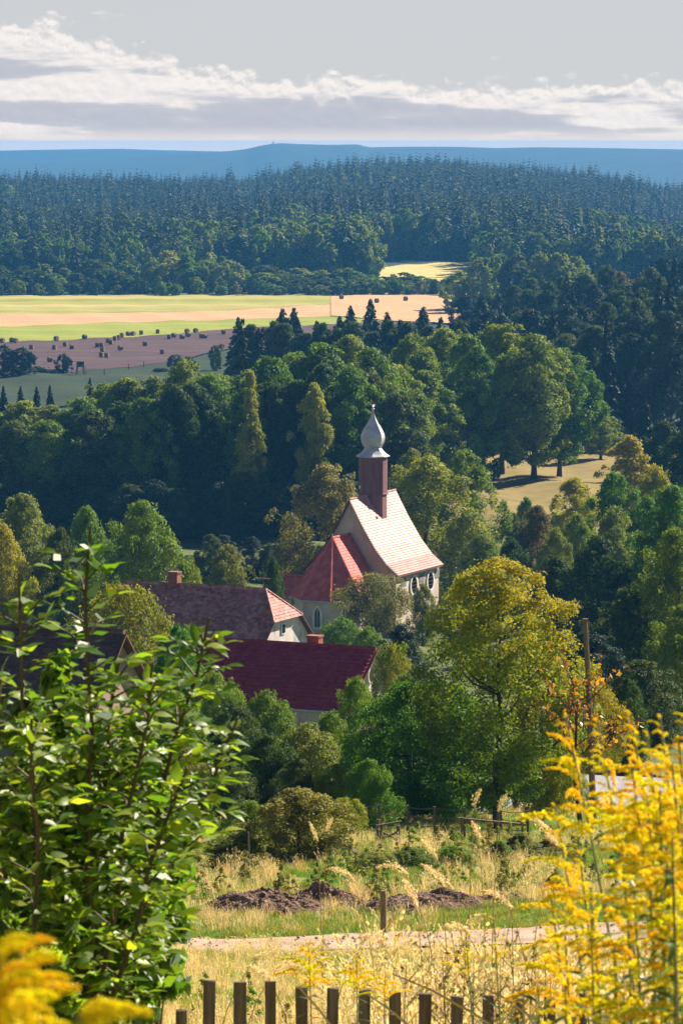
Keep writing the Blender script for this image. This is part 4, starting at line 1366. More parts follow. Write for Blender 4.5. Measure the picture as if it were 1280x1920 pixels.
veg('limeB', 800, 850, 432, 250, 'yellowgreen', 'lime_tree', 'big golden green tree directly behind the church nave')
veg('limeA', 868, 838, 462, 165, 'green', 'lime_tree', 'green tree behind the golden tree at the church')
veg('limeA', 775, 838, 470, 130, 'olive', 'lime_tree', 'olive tree peeping out behind the golden tree at the church')
veg('limeB', 612, 864, 424, 205, 'tan', 'lime_tree', 'dark ochre tree at the shaded left side of the church')
veg('bigB', 268, 934, 330, 190, 'bright', 'walnut_tree', 'round bright green tree behind the long brown roofed house')
veg('bigA', 165, 944, 338, 130, 'bright', 'walnut_tree', 'smaller bright green tree touching the round bright green one')
veg('bigB', 45, 922, 345, 190, 'willow', 'willow_tree', 'tall pale willow left of the bright green trees')
veg('bigA', -10, 965, 320, 160, 'yellowgreen', 'willow_tree', 'yellow green willow in front of the pale willow')
veg('bigA', 115, 985, 322, 120, 'dark', 'walnut_tree', 'dark tree between the willow and the bright green trees')
veg('bigB', 428, 1018, 345, 135, 'olive', 'hazel_bush', 'olive topped bush tree behind the antenna of the brown roofed house')
veg('gardenA', 512, 1042, 352, 70, 'dark', 'hazel_bush', 'dark bush between the antenna and the sacristy', 'bush')
veg('gardenA', 355, 1040, 335, 90, 'green', 'hazel_bush', 'green bush beside the chimney of the brown roofed house', 'bush')
veg('gardenB', 705, 1072, 366, 150, 'tan', 'fruit_tree', 'sparse tan fruit tree leaning before the church wall')
veg('gardenA', 792, 1090, 372, 60, 'olive', 'elder_bush', 'olive bush below the oval church window', 'bush')
veg('gardenA', 640, 1155, 332, 110, 'bright', 'fruit_tree', 'light green leafy fruit tree below the choir window')
veg('gardenA', 690, 1172, 315, 90, 'bright', 'fruit_tree', 'light green bush behind the ridge of the dark red roof', 'bush')
veg('bigB', 752, 1168, 262, 130, 'blue', 'yew_tree', 'dense blue black yew behind the ochre tree')
veg('gardenB', 735, 1205, 215, 90, 'ochre', 'fruit_tree', 'thin ochre tree at the round window of the dark red roofed house')
# right hand side of the valley
veg('bigB', 900, 1000, 412, 130, 'willow', 'willow_bush', 'grey green bush right of the golden church tree', 'bush')
veg('bigA', 960, 1010, 395, 110, 'dark', 'alder_tree', 'dark bush tree beside the grey green bush', 'bush')
veg('bigB', 1005, 945, 440, 120, 'brown', 'alder_tree', 'brownish dark tree at the foot of the dry meadow')
veg('limeB', 1075, 892, 455, 150, 'yellowgreen', 'willow_tree', 'pale willow at the right edge of the dry meadow')
veg('limeA', 1150, 880, 420, 150, 'bright', 'willow_tree', 'green willow behind the big shaded trees on the right')
veg('limeB', 1225, 868, 425, 140, 'yellowgreen', 'willow_tree', 'light yellow green willow above the shaded trees on the right')
veg('birchB', 1175, 812, 500, 110, 'yellowgreen', 'birch_tree', 'young yellow green tree standing in front of the dark wood')
veg('oakC', 1245, 786, 560, 110, 'dark', 'alder_tree', 'dark green tree right of the young yellow green tree')
veg('midspA', 1210, 750, 600, 50, 'spruce', 'spruce_tree', 'single dark spruce before the shaded wood')
veg('oakB', 1125, 770, 640, 90, 'green', 'oak_tree', 'small dim oak at the right end of the meadow grove')
veg('oakB', 1290, 795, 520, 110, 'dark', 'alder_tree', 'dark alder behind the light yellow green willow')
veg('bigB', 1255, 905, 330, 200, 'bright', 'alder_tree', 'tall green alder rising above the hollow on the right')
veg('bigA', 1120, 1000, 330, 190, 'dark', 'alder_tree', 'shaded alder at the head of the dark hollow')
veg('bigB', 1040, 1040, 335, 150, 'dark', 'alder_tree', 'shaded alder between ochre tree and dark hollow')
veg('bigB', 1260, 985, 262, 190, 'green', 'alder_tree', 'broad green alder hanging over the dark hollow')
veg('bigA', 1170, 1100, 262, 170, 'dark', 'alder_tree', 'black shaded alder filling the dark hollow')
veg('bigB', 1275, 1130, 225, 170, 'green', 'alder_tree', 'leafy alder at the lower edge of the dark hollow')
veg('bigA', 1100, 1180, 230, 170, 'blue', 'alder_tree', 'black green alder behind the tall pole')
veg('bigB', 1200, 1235, 205, 180, 'dark', 'alder_tree', 'dark alder behind the goldenrod')
veg('gardenA', 1175, 1265, 160, 110, 'dark', 'elder_bush', 'dim elder bush right of the tall pole', 'bush')
veg('gardenB', 1110, 1275, 150, 130, 'ochre', 'elder_bush', 'orange green bush at the foot of the tall pole', 'bush')
# main tree of the garden and its neighbours
K['main'] = broad('cherry', 51, 9.4, 6.2, 1.15, 62000, .105, .17, nlobe=120, lr=.22, shape='egg', spread=.5, nlimb=30, sub=9, autumn=True)
K['main2'] = broad('cherry', 52, 5.4, 5.0, .3, 46000, .10, .13, nlobe=90, lr=.25, shape='egg', spread=.5, nlimb=16, sub=9)
veg('main', 932, 1038, 125, 350, 'turning', 'cherry_tree', 'tall ochre and green garden tree with dark forked trunk')
veg('main2', 1015, 1180, 131, 150, 'ochre', 'cherry_tree', 'orange tinged tree right of the tall ochre garden tree')
veg('main2', 770, 1275, 128, 270, 'bright', 'cherry_tree', 'dense green tree left of the tall ochre garden tree')
veg('main2', 850, 1280, 132, 240, 'green', 'cherry_tree', 'dense green lower tree under the tall ochre garden tree')
veg('gardenA', 668, 1265, 165, 125, 'bright', 'fruit_tree', 'bright green tree covering the corner of the dark red roof')
veg('gardenA', 620, 1330, 150, 140, 'green', 'fruit_tree', 'green bush tree below the dark red roof')
veg('gardenA', 500, 1290, 165, 150, 'green', 'elder_bush', 'green elder with pinkish tips before the dark red roof')
veg('gardenA', 440, 1315, 160, 140, 'dark', 'elder_bush', 'dark elder left of the green elder')
veg('gardenA', 575, 1352, 136, 175, 'willow', 'olive_willow', 'round grey green bush below the dark red roof')
veg('gardenA', 500, 1375, 128, 150, 'dark', 'elder_bush', 'dark bush left of the round grey green bush')
veg('gardenB', 235, 1088, 225, 200, 'ochre', 'fruit_tree', 'ochre tree left of the long brown roofed house')
veg('gardenA', 335, 1165, 190, 150, 'bright', 'fruit_tree', 'bright green tree at the rose gable of the cottage')
veg('gardenA', 400, 1255, 175, 150, 'bright', 'fruit_tree', 'bright green bush left of the dark red roof')
veg('gardenA', 320, 1290, 150, 170, 'green', 'fruit_tree', 'green garden tree in front of the rose gable')
veg('bushA', 560, 1475, 97, 225, 'olive', 'spindle_bush', 'wide olive bush with thin stems above the soil heaps', 'bush')
veg('bushB', 645, 1495, 108, 100, 'yellowgreen', 'spindle_bush', 'small yellow green bush right of the wide olive bush', 'bush')
veg('bushA', 470, 1500, 104, 130, 'green', 'spindle_bush', 'green bush left of the wide olive bush', 'bush')
veg('bushC', 975, 1560, 97, 120, 'olive', 'broom_bush', 'brushy olive shrub under the garden tree', 'bush')
veg('bushC', 935, 1575, 95, 90, 'green', 'broom_bush', 'brushy green shrub left of the olive shrub', 'bush')
veg('bushC', 1025, 1575, 98, 90, 'tan', 'broom_bush', 'brushy tan shrub right of the olive shrub', 'bush')
veg('bushA', 770, 1588, 93, 110, 'willow', 'weed_clump', 'leafy grey green weeds behind the soil heaps', 'plant')
veg('bushB', 705, 1598, 92, 90, 'willow', 'weed_clump', 'leafy weeds left of the broken fence posts', 'plant')
veg('bushB', 850, 1605, 94, 80, 'bright', 'weed_clump', 'fresh green weeds right of the soil heaps', 'plant')
veg('bushC', 1040, 1635, 85, 80, 'green', 'weed_clump', 'fresh green weeds at the end of the soil heaps', 'plant')
veg('bushA', 440, 1560, 96, 130, 'olive', 'spindle_bush', 'olive bush behind the saplings near the thin metal post', 'bush')
for q, x in enumerate(range(690, 880, 34)):
    veg('bushB', x, 1488 + rr_.uniform(-12, 12), 136, 64, ('dark', 'blue', 'green')[q % 3], 'hedge_bush', 'dark bush in the hedge behind the garden fence', 'bush', 'hedge behind the garden fence')

# rust coloured sparse sapling tree by the pole
p = gp(1092, 121)
e = thing('young_tree', 'sparse rust leaved young tree around the tall pole', 'tree', p)
mb = MB(); lc = []
rr2 = random.Random(9)
for k in range(26):
    a = Vector((rr2.uniform(-.6, .6), rr2.uniform(-.4, .4), rr2.uniform(2.5, 5.0)))
    d_ = Vector((rr2.uniform(-1.1, 1.3), rr2.uniform(-.6, .6), rr2.uniform(.5, 1.6)))
    pts = [a, a + d_ * .5 + Vector((0, 0, .15)), a + d_ * 1.1 + Vector((0, 0, rr2.uniform(-.3, .2)))]
    mb.tube(pts, [.022, .014, .006], 5)
    for j in range(15):
        t_ = rr2.uniform(.25, 1.02)
        q_ = pts[0].lerp(pts[2], t_) + Vector((rr2.gauss(0, .09), rr2.gauss(0, .09), rr2.gauss(0, .09) + .1))
        lc.append(q_)
mb.tube([(0, 0, -.2), (-.3, 0, 2.2), (-.2, .1, 4.6)], [.09, .06, .02], 6)
mb.build('branches', M['bark'], e)
lc = np.array(lc)
v, f = leaf_quads(np.random.default_rng(3), lc, unit(np.random.default_rng(4).normal(size=lc.shape)), .19, .62)
o = link(bpy.data.objects.new('crown', mesh_np('rust_crown', v, f, None, np.repeat(np.random.default_rng(5).random(len(lc)), 4))), e); set_mat(o, M['rust'])

# scrub filling the valley floor round the church and the bank
for q, x in enumerate(range(-5, 640, 36)):
    Yq = 455  # dark leaf colours stand in for the shade below the bank
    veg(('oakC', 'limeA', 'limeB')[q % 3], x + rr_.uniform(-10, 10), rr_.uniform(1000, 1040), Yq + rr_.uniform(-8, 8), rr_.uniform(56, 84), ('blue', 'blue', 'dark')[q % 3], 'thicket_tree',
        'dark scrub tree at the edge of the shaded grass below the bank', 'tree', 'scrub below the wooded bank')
for q, (x, ty, Y, w) in enumerate([(930, 1040, 385, 110), (985, 1090, 372, 110), (870, 1075, 380, 90), (1080, 960, 400, 120), (1040, 985, 380, 100), (1150, 945, 380, 140), (1210, 925, 390, 130), (960, 960, 470, 60), (985, 930, 480, 60)]):
    veg(('limeB', 'bigB')[q % 2], x, ty, Y, w, ('willow', 'green', 'dark', 'green', 'willow')[q % 5], 'willow_bush', 'willow scrub in the wet ground between church and dark hollow', 'bush', 'willow scrub beside the church')
for q, (x, ty, Y, w) in enumerate([(600, 1215, 300, 110), (560, 1420, 122, 120), (630, 1430, 120, 120), (690, 1420, 118, 120), (430, 1430, 122, 150), (350, 1400, 128, 160), (250, 1380, 130, 170), (1060, 1440, 140, 120), (720, 1330, 150, 140), (760, 1260, 175, 130), (380, 1340, 160, 120), (150, 1300, 140, 140), (100, 1420, 120, 160), (10, 1440, 118, 150)]):
    veg('gardenA', x, ty, Y, w, ('green', 'dark', 'green', 'bright', 'dark', 'olive', 'bright')[q % 7], 'garden_bush', 'leafy bush crowding the gardens between the houses and the slope', 'bush', 'bushes crowding the gardens')

# ------------------------------------------------------------------ pole, shed
p0 = gp(1114, 123); p1 = at(1096, 1160, 123)
pole = thing('utility_pole', 'tall leaning wooden pole beside the rust leaved tree', 'pole', p0)
tp = p1 - p0
MB().tube([(0, 0, -.3), tp * .35, tp * .7 + Vector((.02, 0, 0)), tp], [.115, .105, .095, .09], 8).build('shaft', M['postwood'], pole)
MB().bar(tp + Vector((-.22, 0, -.12)), tp + Vector((.12, 0, -.02)), .07).build('crosspiece', M['postwood'], pole)
MB().bar(tp * .42 + Vector((-.1, 0, 0)), tp * .42 + Vector((.34, -.05, .02)), .05).build('bracket', M['wire'], pole)
MB().bar(tp * .72 + Vector((-.05, 0, 0)), tp * .72 + Vector((-.9, -.1, .75)), .04).build('brace', M['postwood'], pole)

sh0 = at(1100, 1490, 141)
gz = zgf(sh0.x, 141)
sz = sh0.z - gz
shed = thing('shed', 'low shed with grey sheet roof behind the goldenrod', 'shed', (sh0.x, 141, gz), -R(14))
MB().box((.9, 0, sz / 2 - .4), (4.4, 4.6, sz + .3)).build('wall', M['fencewood'], shed)
tiltm = Matrix.Rotation(R(9), 3, 'X')
for j in range(2):
    for k in range(5):
        MB().box((-1.1 + k * 1.0, (.95 if j else -1.35) , sz + (.15 if j else -.2) + .012 * (k % 2)), (.985, 2.6, .05), 0, tiltm).build('roof_sheet', M['tin'], shed)
mb = MB()
for k in range(15):
    mb.bar((1.2 + k * .13, -2.6, sz - .38), (1.2 + k * .13, -1.4, sz - .18), .06)
tag(mb.build('roof_battens', M['white'], shed), kind='stuff')
MB().bar((-1.7, -2.66, sz - .45), (3.5, -2.66, sz - .45), .1, .16).build('fascia', M['fencewood'], shed)
mb = MB()
n = 14
top_ = [Vector((-1.5 + 5.4 * i / n, 2.4, sz + .45 + .16 * math.sin(i * 1.7) * (i % 2))) for i in range(n + 1)]
bot_ = [p_ + Vector((0, -.4, -.4)) for p_ in top_]
mb.add(top_ + bot_, [(i, i + 1, n + 2 + i, n + 1 + i) for i in range(n)])
mb.build('tarpaulin', simple('dark_tarpaulin', (.03, .025, .03), (.06, .05, .055), 3, .6, .4), shed)

sh1 = at(945, 1498, 143)
gz = zgf(sh1.x, 143); sz = sh1.z - gz
s2 = thing('small_shed', 'small pale gabled shed roof behind the garden tree trunk', 'shed', (sh1.x, 143, gz), R(20))
MB().prism([Vector((-1.2, -.9, 0)), Vector((1.2, -.9, 0)), Vector((1.2, -.9, sz - .5)), Vector((0, -.9, sz - .05)), Vector((-1.2, -.9, sz - .5))], (0, 2.2, 0)).build('wall', M['fencewood'], s2)
for s in (-1, 1):
    for k in range(2):
        MB().prism([Vector((0, -1.1 + k * 1.25, sz)), Vector((s * 1.45, -1.1 + k * 1.25, sz - .62)), Vector((s * 1.45, -1.1 + k * 1.25, sz - .57)), Vector((0, -1.1 + k * 1.25, sz + .05))], (0, 1.23, 0)).build('roof_sheet', M['zinc'], s2)
    MB().bar((0, -1.14, sz), (s * 1.47, -1.14, sz - .61), .06, .12).build('verge_board', M['white'], s2)

# ------------------------------------------------------------------ garden: fence, posts, soil heaps
wf = thing('wire_fence', 'old wire fence on dark posts across the green garden', 'fence', gp(780, 112))
base = wf.location.copy()
pp = []
for x, Y in ((600, 116), (655, 115), (710, 113.5), (765, 113), (815, 112.5), (870, 112), (930, 112), (990, 112)):
    q_ = gp(x, Y) - base
    pp.append(q_)
    MB().tube([q_ + Vector((0, 0, -.2)), q_ + Vector((random.uniform(-.05, .05), 0, 1.05))], [.045, .04], 6).build('post', M['fencewood'], wf)
for hgt in (.45, .75, 1.0):
    mb = MB()
    for a, b in zip(pp[:-1], pp[1:]):
        mb.tube([a + Vector((0, 0, hgt)), a.lerp(b, .5) + Vector((0, 0, hgt - .05)), b + Vector((0, 0, hgt))], .012, 4, False)
    mb.build('wire', M['wire'], wf)
for x, ty, by_, Y, wd, lb in ((707, 1536, 1582, 104, .05, 'thin dark post left of the broken hurdle'), (747, 1548, 1604, 101, .055, 'thin dark post right of the broken hurdle'), (763, 1578, 1606, 99, .07, 'short pale topped stake beside the weeds'), (467, 1560, 1650, 92, .025, 'thin metal post before the wide olive bush'), (817, 1548, 1585, 104, .05, 'leaning dark stake before the green hedge')):
    b_ = gp(x, Y); t_ = at(x + random.uniform(-3, 3), ty, Y)
    o = MB().tube([Vector((0, 0, -.3)), (t_ - b_) * .5, t_ - b_], [wd, wd, wd * .9], 7).build('garden_stake', M['postwood'] if wd > .06 else M['fencewood'])
    o.location = b_; tag(o, lb, 'stake')
b_ = gp(728, 102.5)
hd = thing('broken_hurdle', 'broken wooden hurdle on the green between thin posts', 'hurdle', b_, .2)
for a, b in (((-.35, 0, .62), (.4, .1, .70)), ((-.3, 0, .2), (.3, 0, .45)), ((-.25, 0, 0), (-.2, 0, .6)), ((.3, 0, 0), (.28, 0, .65)), ((-.3, .1, .5), (.35, 0, .15))):
    MB().bar(a, b, .055).build('rail', M['postwood'], hd)
b_ = gp(640, 98)
pl = MB().bar((-.5, .6, .42), (.55, -.3, .12), .2, .05).build('plank', M['fencewood']); pl.location = b_
tag(pl, 'dark plank lying aslant in the dry grass', 'plank')
b_ = gp(925, 103); pl = MB().bar((-1.0, 0, .82), (.9, .1, .62), .08, .06).bar((-.9, 0, 0), (-.9, 0, .85), .06).bar((.8, .1, 0), (.8, .1, .7), .06).build('fence_rail', M['postwood']); pl.location = b_
tag(pl, 'pale fence rail in front of the garden tree trunk', 'rail')


def heap(x, Y, wpx, hpx, seed, label):
    r_ = np.random.default_rng(seed)
    b_ = gp(x, Y); s = ppm(Y, b_.z)
    a_, h_ = wpx / s / 2, hpx / s * .62
    n = 46
    lin = np.linspace(-1, 1, n)
    U, V = np.meshgrid(lin, lin)
    d2 = np.sqrt(U ** 2 + V ** 2)
    z = np.clip(1 - d2 ** 2.2, 0, 1) ** .8
    ph = r_.uniform(0, 6, 14)
    nz = 0
    for k in range(7):
        fx, fy = r_.uniform(2, 5) * 1.5 ** k, r_.uniform(2, 5) * 1.5 ** k
        nz = nz + np.sin(U * fx + ph[k]) * np.sin(V * fy + ph[k + 7]) / 1.35 ** k
    z = h_ * (z * (1 + .25 * nz) + .03 * r_.normal(size=z.shape) * (z > 0))
    X = U * a_ * 1.15; Yw = V * a_ * .75
    gz_ = zg(b_.x + X, b_.y + Yw) - b_.z
    Z = gz_ + np.where(d2 < 1, z, -.1) + np.where(d2 < 1, 0.0, 0)
    idx = np.arange(n * n).reshape(n, n)
    fq = np.stack([idx[:-1, :-1], idx[:-1, 1:], idx[1:, 1:], idx[1:, :-1]], -1).reshape(-1, 4)
    o = link(bpy.data.objects.new('soil_heap', mesh_np('soil_heap', np.stack([X, Yw, Z], -1).reshape(-1, 3), fq, M['soil'])))
    o.location = b_
    tag(o, label, 'soil heap')


heap(495, 81.5, 240, 62, 1, 'long low heap of dug soil behind the green verge')
heap(602, 83.0, 140, 56, 2, 'small rounded heap of dug soil with dry grass')
heap(790, 81.0, 250, 50, 3, 'wide dark heap of dug soil right of the wooden post')
heap(690, 82.0, 130, 26, 4, 'flat spill of dug soil between the heaps')
heap(930, 82.0, 110, 26, 5, 'low dark spill of soil below the brushy shrubs')

b_ = gp(718, 70.2)
wp = MB().tube([(0, 0, -.3), (.005, 0, .5), (0, 0, 1.02), (.0, 0, 1.16)], [.068, .062, .066, .05], 9).build('wooden_post', M['postwood'])
wp.location = b_; tag(wp, 'single weathered wooden post standing at the dirt track', 'post')

# ------------------------------------------------------------------ picket fence in front
pf = thing('picket_fence', 'dark weathered picket fence in the dry grass', 'fence', gp(640, 20))
base = pf.location.copy()
tops_ = [(290, 1905), (340, 1893), (393, 1838), (450, 1841), (507, 1840), (565, 1850), (624, 1852), (683, 1856), (740, 1858), (797, 1862), (856, 1868), (914, 1866), (972, 1872), (1030, 1874), (1088, 1880), (1146, 1884)]
for x, ty in tops_:
    t_ = at(x, ty, 20 + (x - 640) * .0006) - base
    w_ = .064 + random.uniform(-.006, .006)
    ln = random.uniform(-.02, .02)
    b2 = t_ + Vector((ln, 0, -1.15))
    MB().add([b2 + Vector((-w_ / 2, -.012, 0)), b2 + Vector((w_ / 2, -.012, 0)), b2 + Vector((w_ / 2, .012, 0)), b2 + Vector((-w_ / 2, .012, 0)),
              t_ + Vector((-w_ / 2, -.012, random.uniform(-.008, .004))), t_ + Vector((w_ / 2, -.012, random.uniform(-.008, .004))), t_ + Vector((w_ / 2, .012, 0)), t_ + Vector((-w_ / 2, .012, 0))],
             [(3, 2, 1, 0), (4, 5, 6, 7), (0, 1, 5, 4), (1, 2, 6, 5), (2, 3, 7, 6), (3, 0, 4, 7)]).build('picket', M['fencewood'], pf)
for dz in (-.35, -.9):
    a = at(280, 1855, 20) - base + Vector((0, .04, dz)); b = at(1160, 1870, 20) - base + Vector((0, .04, dz))
    MB().bar(a, b, .03, .07).build('rail', M['fencewood'], pf)

# ------------------------------------------------------------------ grass
def tuft(name, seed, n, h, rad, w, mat, bend=.5, heads=0.0):
    r_ = np.random.default_rng(seed)
    V, Fc, T = [], [], []
    for k in range(n):
        a, rr = r_.uniform(0, 6.28), rad * math.sqrt(r_.random())
        x, y = rr * math.cos(a), rr * math.sin(a)
        hh_ = h * r_.uniform(.5, 1.15)
        b = r_.uniform(0, 6.28)
        bx, by = math.cos(b) * hh_ * bend * r_.uniform(.2, 1), math.sin(b) * hh_ * bend * r_.uniform(.2, 1)
        s = b + math.pi / 2 + r_.uniform(-.5, .5)
        ww = w * r_.uniform(.6, 1.3)
        sx_, sy_ = math.cos(s) * ww / 2, math.sin(s) * ww / 2
        i = len(V)
        tt = float(np.clip(r_.normal(.5, .25), 0, 1))
        for f_, e_ in ((0, 1), (.45, .8), (.8, .5)):
            zz = hh_ * f_ * (1 - .15 * f_ * bend)
            px_, py_ = x + bx * f_ ** 2, y + by * f_ ** 2
            V += [(px_ - sx_ * e_, py_ - sy_ * e_, zz), (px_ + sx_ * e_, py_ + sy_ * e_, zz)]
        V.append((x + bx, y + by, hh_ * (1 - .25 * bend)))
        Fc += [(i, i + 1, i + 3, i + 2), (i + 2, i + 3, i + 5, i + 4), (i + 4, i + 5, i + 6)]
        T += [tt] * 7
        if r_.random() < heads:
            tip = np.array((x + bx, y + by, hh_ * (1 - .25 * bend)))
            dr = np.array((bx, by, hh_ * .35)); dr = dr / np.linalg.norm(dr)
            for q in range(5):
                c_ = tip + dr * .02 * q * h
                ofs = r_.normal(size=3) * .012 * h
                i = len(V)
                V += [tuple(c_ - dr * .02 * h), tuple(c_ + ofs), tuple(c_ + dr * .03 * h), tuple(c_ - ofs)]
                Fc.append((i, i + 1, i + 2, i + 3)); T += [min(1.0, tt + .25)] * 4
    return mesh_np(name, V, Fc, mat, T)


gcol = templates('grass_tuft', [tuft('a', 1, 60, .55, .28, .012, M['straw'], .6, .3), tuft('b', 2, 60, .75, .30, .011, M['straw'], .5, .4), tuft('c', 3, 80, .26, .26, .013, M['grass'], .7),
                                tuft('d', 4, 80, .38, .28, .012, M['grass'], .6, .15), tuft('e', 5, 70, .24, .26, .014, M['lawn'], .7), tuft('f', 6, 46, 1.0, .26, .012, M['straw'], .45, .7)])
r = np.random.default_rng(21)
P, S, Wh = [], [], []


def patch(n, y0, y1, probs, smin, smax, cond=None, pw=1.0):
    Y = y0 + (y1 - y0) * r.random(n) ** pw
    X = r.uniform(-1, 1, n) * (.102 * Y + 2.0)
    k = np.ones(n, bool)
    if cond is not None: k = cond(X, Y)
    X, Y = X[k], Y[k]
    nz = .5 + .25 * np.sin(X * 1.1 + Y * .3) + .25 * np.sin(X * .37 - Y * .55 + 2)
    w = np.array([r.choice(len(probs), p=probs) for _ in range(len(X))])
    sw = (nz + r.normal(0, .2, len(X))) > .72
    for x, y, q, sflip in zip(X, Y, w, sw):
        if sflip and q in (2, 3) and r.random() < .5: q = 0
        if q in (0, 1) and np.sin(x * .8 + y * .21 + 1) + np.sin(x * .33 - y * .4) > .75 and y > 34: q = 4
        P.append((x, y, 0)); Wh.append(q)
        s = r.uniform(smin, smax); S.append((s, s, s * r.uniform(.8, 1.2)))


def offtrack(X, Y):
    return ~((Y > 70.9 - X * .03) & (Y < 74.9 - X * .03))


patch(6000, 22, 70.4, [.22, .08, .36, .22, .12, .0], .30, .62, lambda X, Y: Y < 66.8, .7)
patch(700, 66.5, 70.7, [.2, .0, .45, .1, .25, 0], .12, .24, offtrack)
patch(900, 19, 42, [.30, .34, .06, .05, .0, .25], .6, .95, lambda X, Y: X > .004 * Y)
patch(1100, 52, 67, [.05, .0, .45, .2, .3, 0], .35, .6, lambda X, Y: np.sin(X * .9 + Y * .23) > -.1)
patch(2600, 75, 82, [.05, .0, .30, .20, .45, 0], .40, .75, offtrack)
patch(4200, 80, 100, [.12, .05, .30, .23, .30, .0], .35, .85)
patch(5200, 98, 128, [.06, .0, .22, .2, .52, 0], .45, .85)
patch(2600, 126, 160, [.06, .0, .26, .2, .48, 0], .6, 1.1)
P = np.array(P); P[:, 2] = zg(P[:, 0], P[:, 1]) - .02
scatter('grass', P, np.array(S), r.uniform(0, 6.28, len(P)), np.array(Wh), gcol, 'dry yellow and green grass covering the slope', 'grass')
# dry meadow grass near the oak grove is too far to tell blades apart: left to the ground

# leafy weeds between the soil heaps and the garden
wds = []
for s_ in range(4):
    cm, _l = crown('weed_leaves', 70 + s_, 1.0, .38, .05, 900, .075, nlobe=16, lr=.3, shape='spire', spread=.7, aspect=.35)
    cm.materials.append(M[('olive', 'willow', 'bright', 'tan')[s_]]); wds.append(cm)
n = 330
Y = np.concatenate([83 + 17 * r.random(n - 90), 98 + 22 * r.random(60), 30 + 30 * r.random(30)]); X = r.uniform(-1, 1, n) * (.1 * Y + 1)
sc_ = r.uniform(.3, .95, n); sc_[-30:] *= .5
scatter('weeds', np.stack([X, Y, zg(X, Y)], -1), np.stack([sc_, sc_, sc_ * r.uniform(.7, 1.2, n)], -1), r.uniform(0, 6, n), r.integers(0, 4, n), templates('weed', wds), 'leafy weeds and nettles standing in the rough grass', 'weeds')

# pebbles on the track
pm = []
for s_ in (1, 2, 3):
    rq = random.Random(s_)
    pm.append(MB().lathe([(.01, -.02), (.05, -.005), (.06, .02), (.03, .05), (.005, .06)], 6, (0, 0, 0), s_).mesh('pebble', M['track']))
n = 500
X = r.uniform(-9, 9, n); Y = 70.9 + 4 * r.random(n) - X * .03
scatter('pebbles', np.stack([X, Y, zg(X, Y) + .03], -1), r.uniform(.2, .7, (n, 3)), r.uniform(0, 6, n), r.integers(0, 3, n), templates('pebble', pm), 'loose pale stones on the dirt track', 'stones')


# ------------------------------------------------------------------ tall dry stalks
def stalk(x, ty, Y, bend, label, hl=.3, group=None, wide=1.0):
    b_ = gp(x, Y); t_ = at(x, ty, Y) - b_
    e = thing('reed_grass', label, 'grass stalk', b_, 0, group)
    H = t_.z
    pts = [Vector((bend * (i / 8) ** 3, .05 * (i / 8) ** 2, H * (i / 8 - .06 * abs(bend) * (i / 8) ** 5))) for i in range(9)]
    pts = [p_ - Vector((bend * .3, 0, 0)) for p_ in pts]
    MB().tube(pts, [.006 - .0005 * i for i in range(9)], 4).build('stem', M['drystem'], e)
    r_ = np.random.default_rng(int(x * 7 + ty))
    C, D = [], []
    for k in range(int(320 * hl / .3)):
        f_ = r_.uniform(0, 1)
        d_ = Vector((math.copysign(1, bend) * .8 * min(1, abs(bend) * 2.2 + .1), 0, .5 - abs(bend) * 1.2 * f_)).normalized()
        q_ = pts[-1] + d_ * (f_ * hl - .05) + Vector((0, 0, -.10 * f_ * f_ * abs(bend) * 2))
        sp_ = .015 * wide * math.sin(math.pi * min(f_ * .9 + .08, 1))
        C.append(q_ + Vector(r_.normal(size=3) * sp_)); D.append(d_ + Vector(r_.normal(size=3) * .35))
    C = np.array(C); D = unit(np.array(D))
    nn = unit(np.cross(D, unit(r_.normal(size=D.shape))))
    v, f = leaf_quads(r_, C, nn, .022, .32, D)
    link(bpy.data.objects.new('seed_head', mesh_np('seed_head', v, f, M['straw'], np.repeat(np.clip(r_.normal(.75, .15, len(C)), 0, 1), 4))), e)
    for k in range(2):
        f_ = random.uniform(.25, .6); s_ = random.choice((-1, 1))
        a = pts[int(f_ * 8)]
        lf = [a, a + Vector((s_ * .12, 0, .16)), a + Vector((s_ * .26, .02, .18)), a + Vector((s_ * .38, .03, .06))]
        ws = (.006, .010, .008, .001)
        vs = []
        for q_, w_ in zip(lf, ws): vs += [q_ + Vector((0, -w_, w_ * .4)), q_ + Vector((0, w_, -w_ * .4))]
        MB().add(vs, [(0, 1, 3, 2), (2, 3, 5, 4), (4, 5, 7, 6)]).build('blade', M['drystem'], e)


STK = [(690, 1640, 30, -.18), (802, 1628, 27, -.22), (832, 1600, 29, -.10), (848, 1648, 29, -.12), (790, 1690, 26, -.06), (880, 1500, 30, .05), (925, 1508, 30, .06), (905, 1560, 30, -.06), (868, 1655, 27, -.14), (945, 1662, 27, .12), (1056, 1570, 24, -.10),
       (985, 1690, 25, -.16), (1000, 1640, 26, .10), (608, 1550, 40, .05), (600, 1570, 42, -.05), (760, 1760, 24, -.2), (850, 1735, 24, .12), (640, 1760, 26, .2), (920, 1740, 23, -.2), (965, 1770, 22, .15), (430, 1790, 24, .24), (470, 1815, 23, .2), (540, 1830, 22, -.15)]
for x, ty, Y, b in STK:
    stalk(x, ty, Y, b * 1.2, 'tall dry grass stalk with pale drooping seed head over the track' if ty < 1720 else 'dry grass stalk with pale seed head near the picket fence', (.26 if ty > 1560 else .16) if ty < 1720 else .2, 'pale reed grass over the track' if ty < 1720 else 'dry stalks near the pickets')
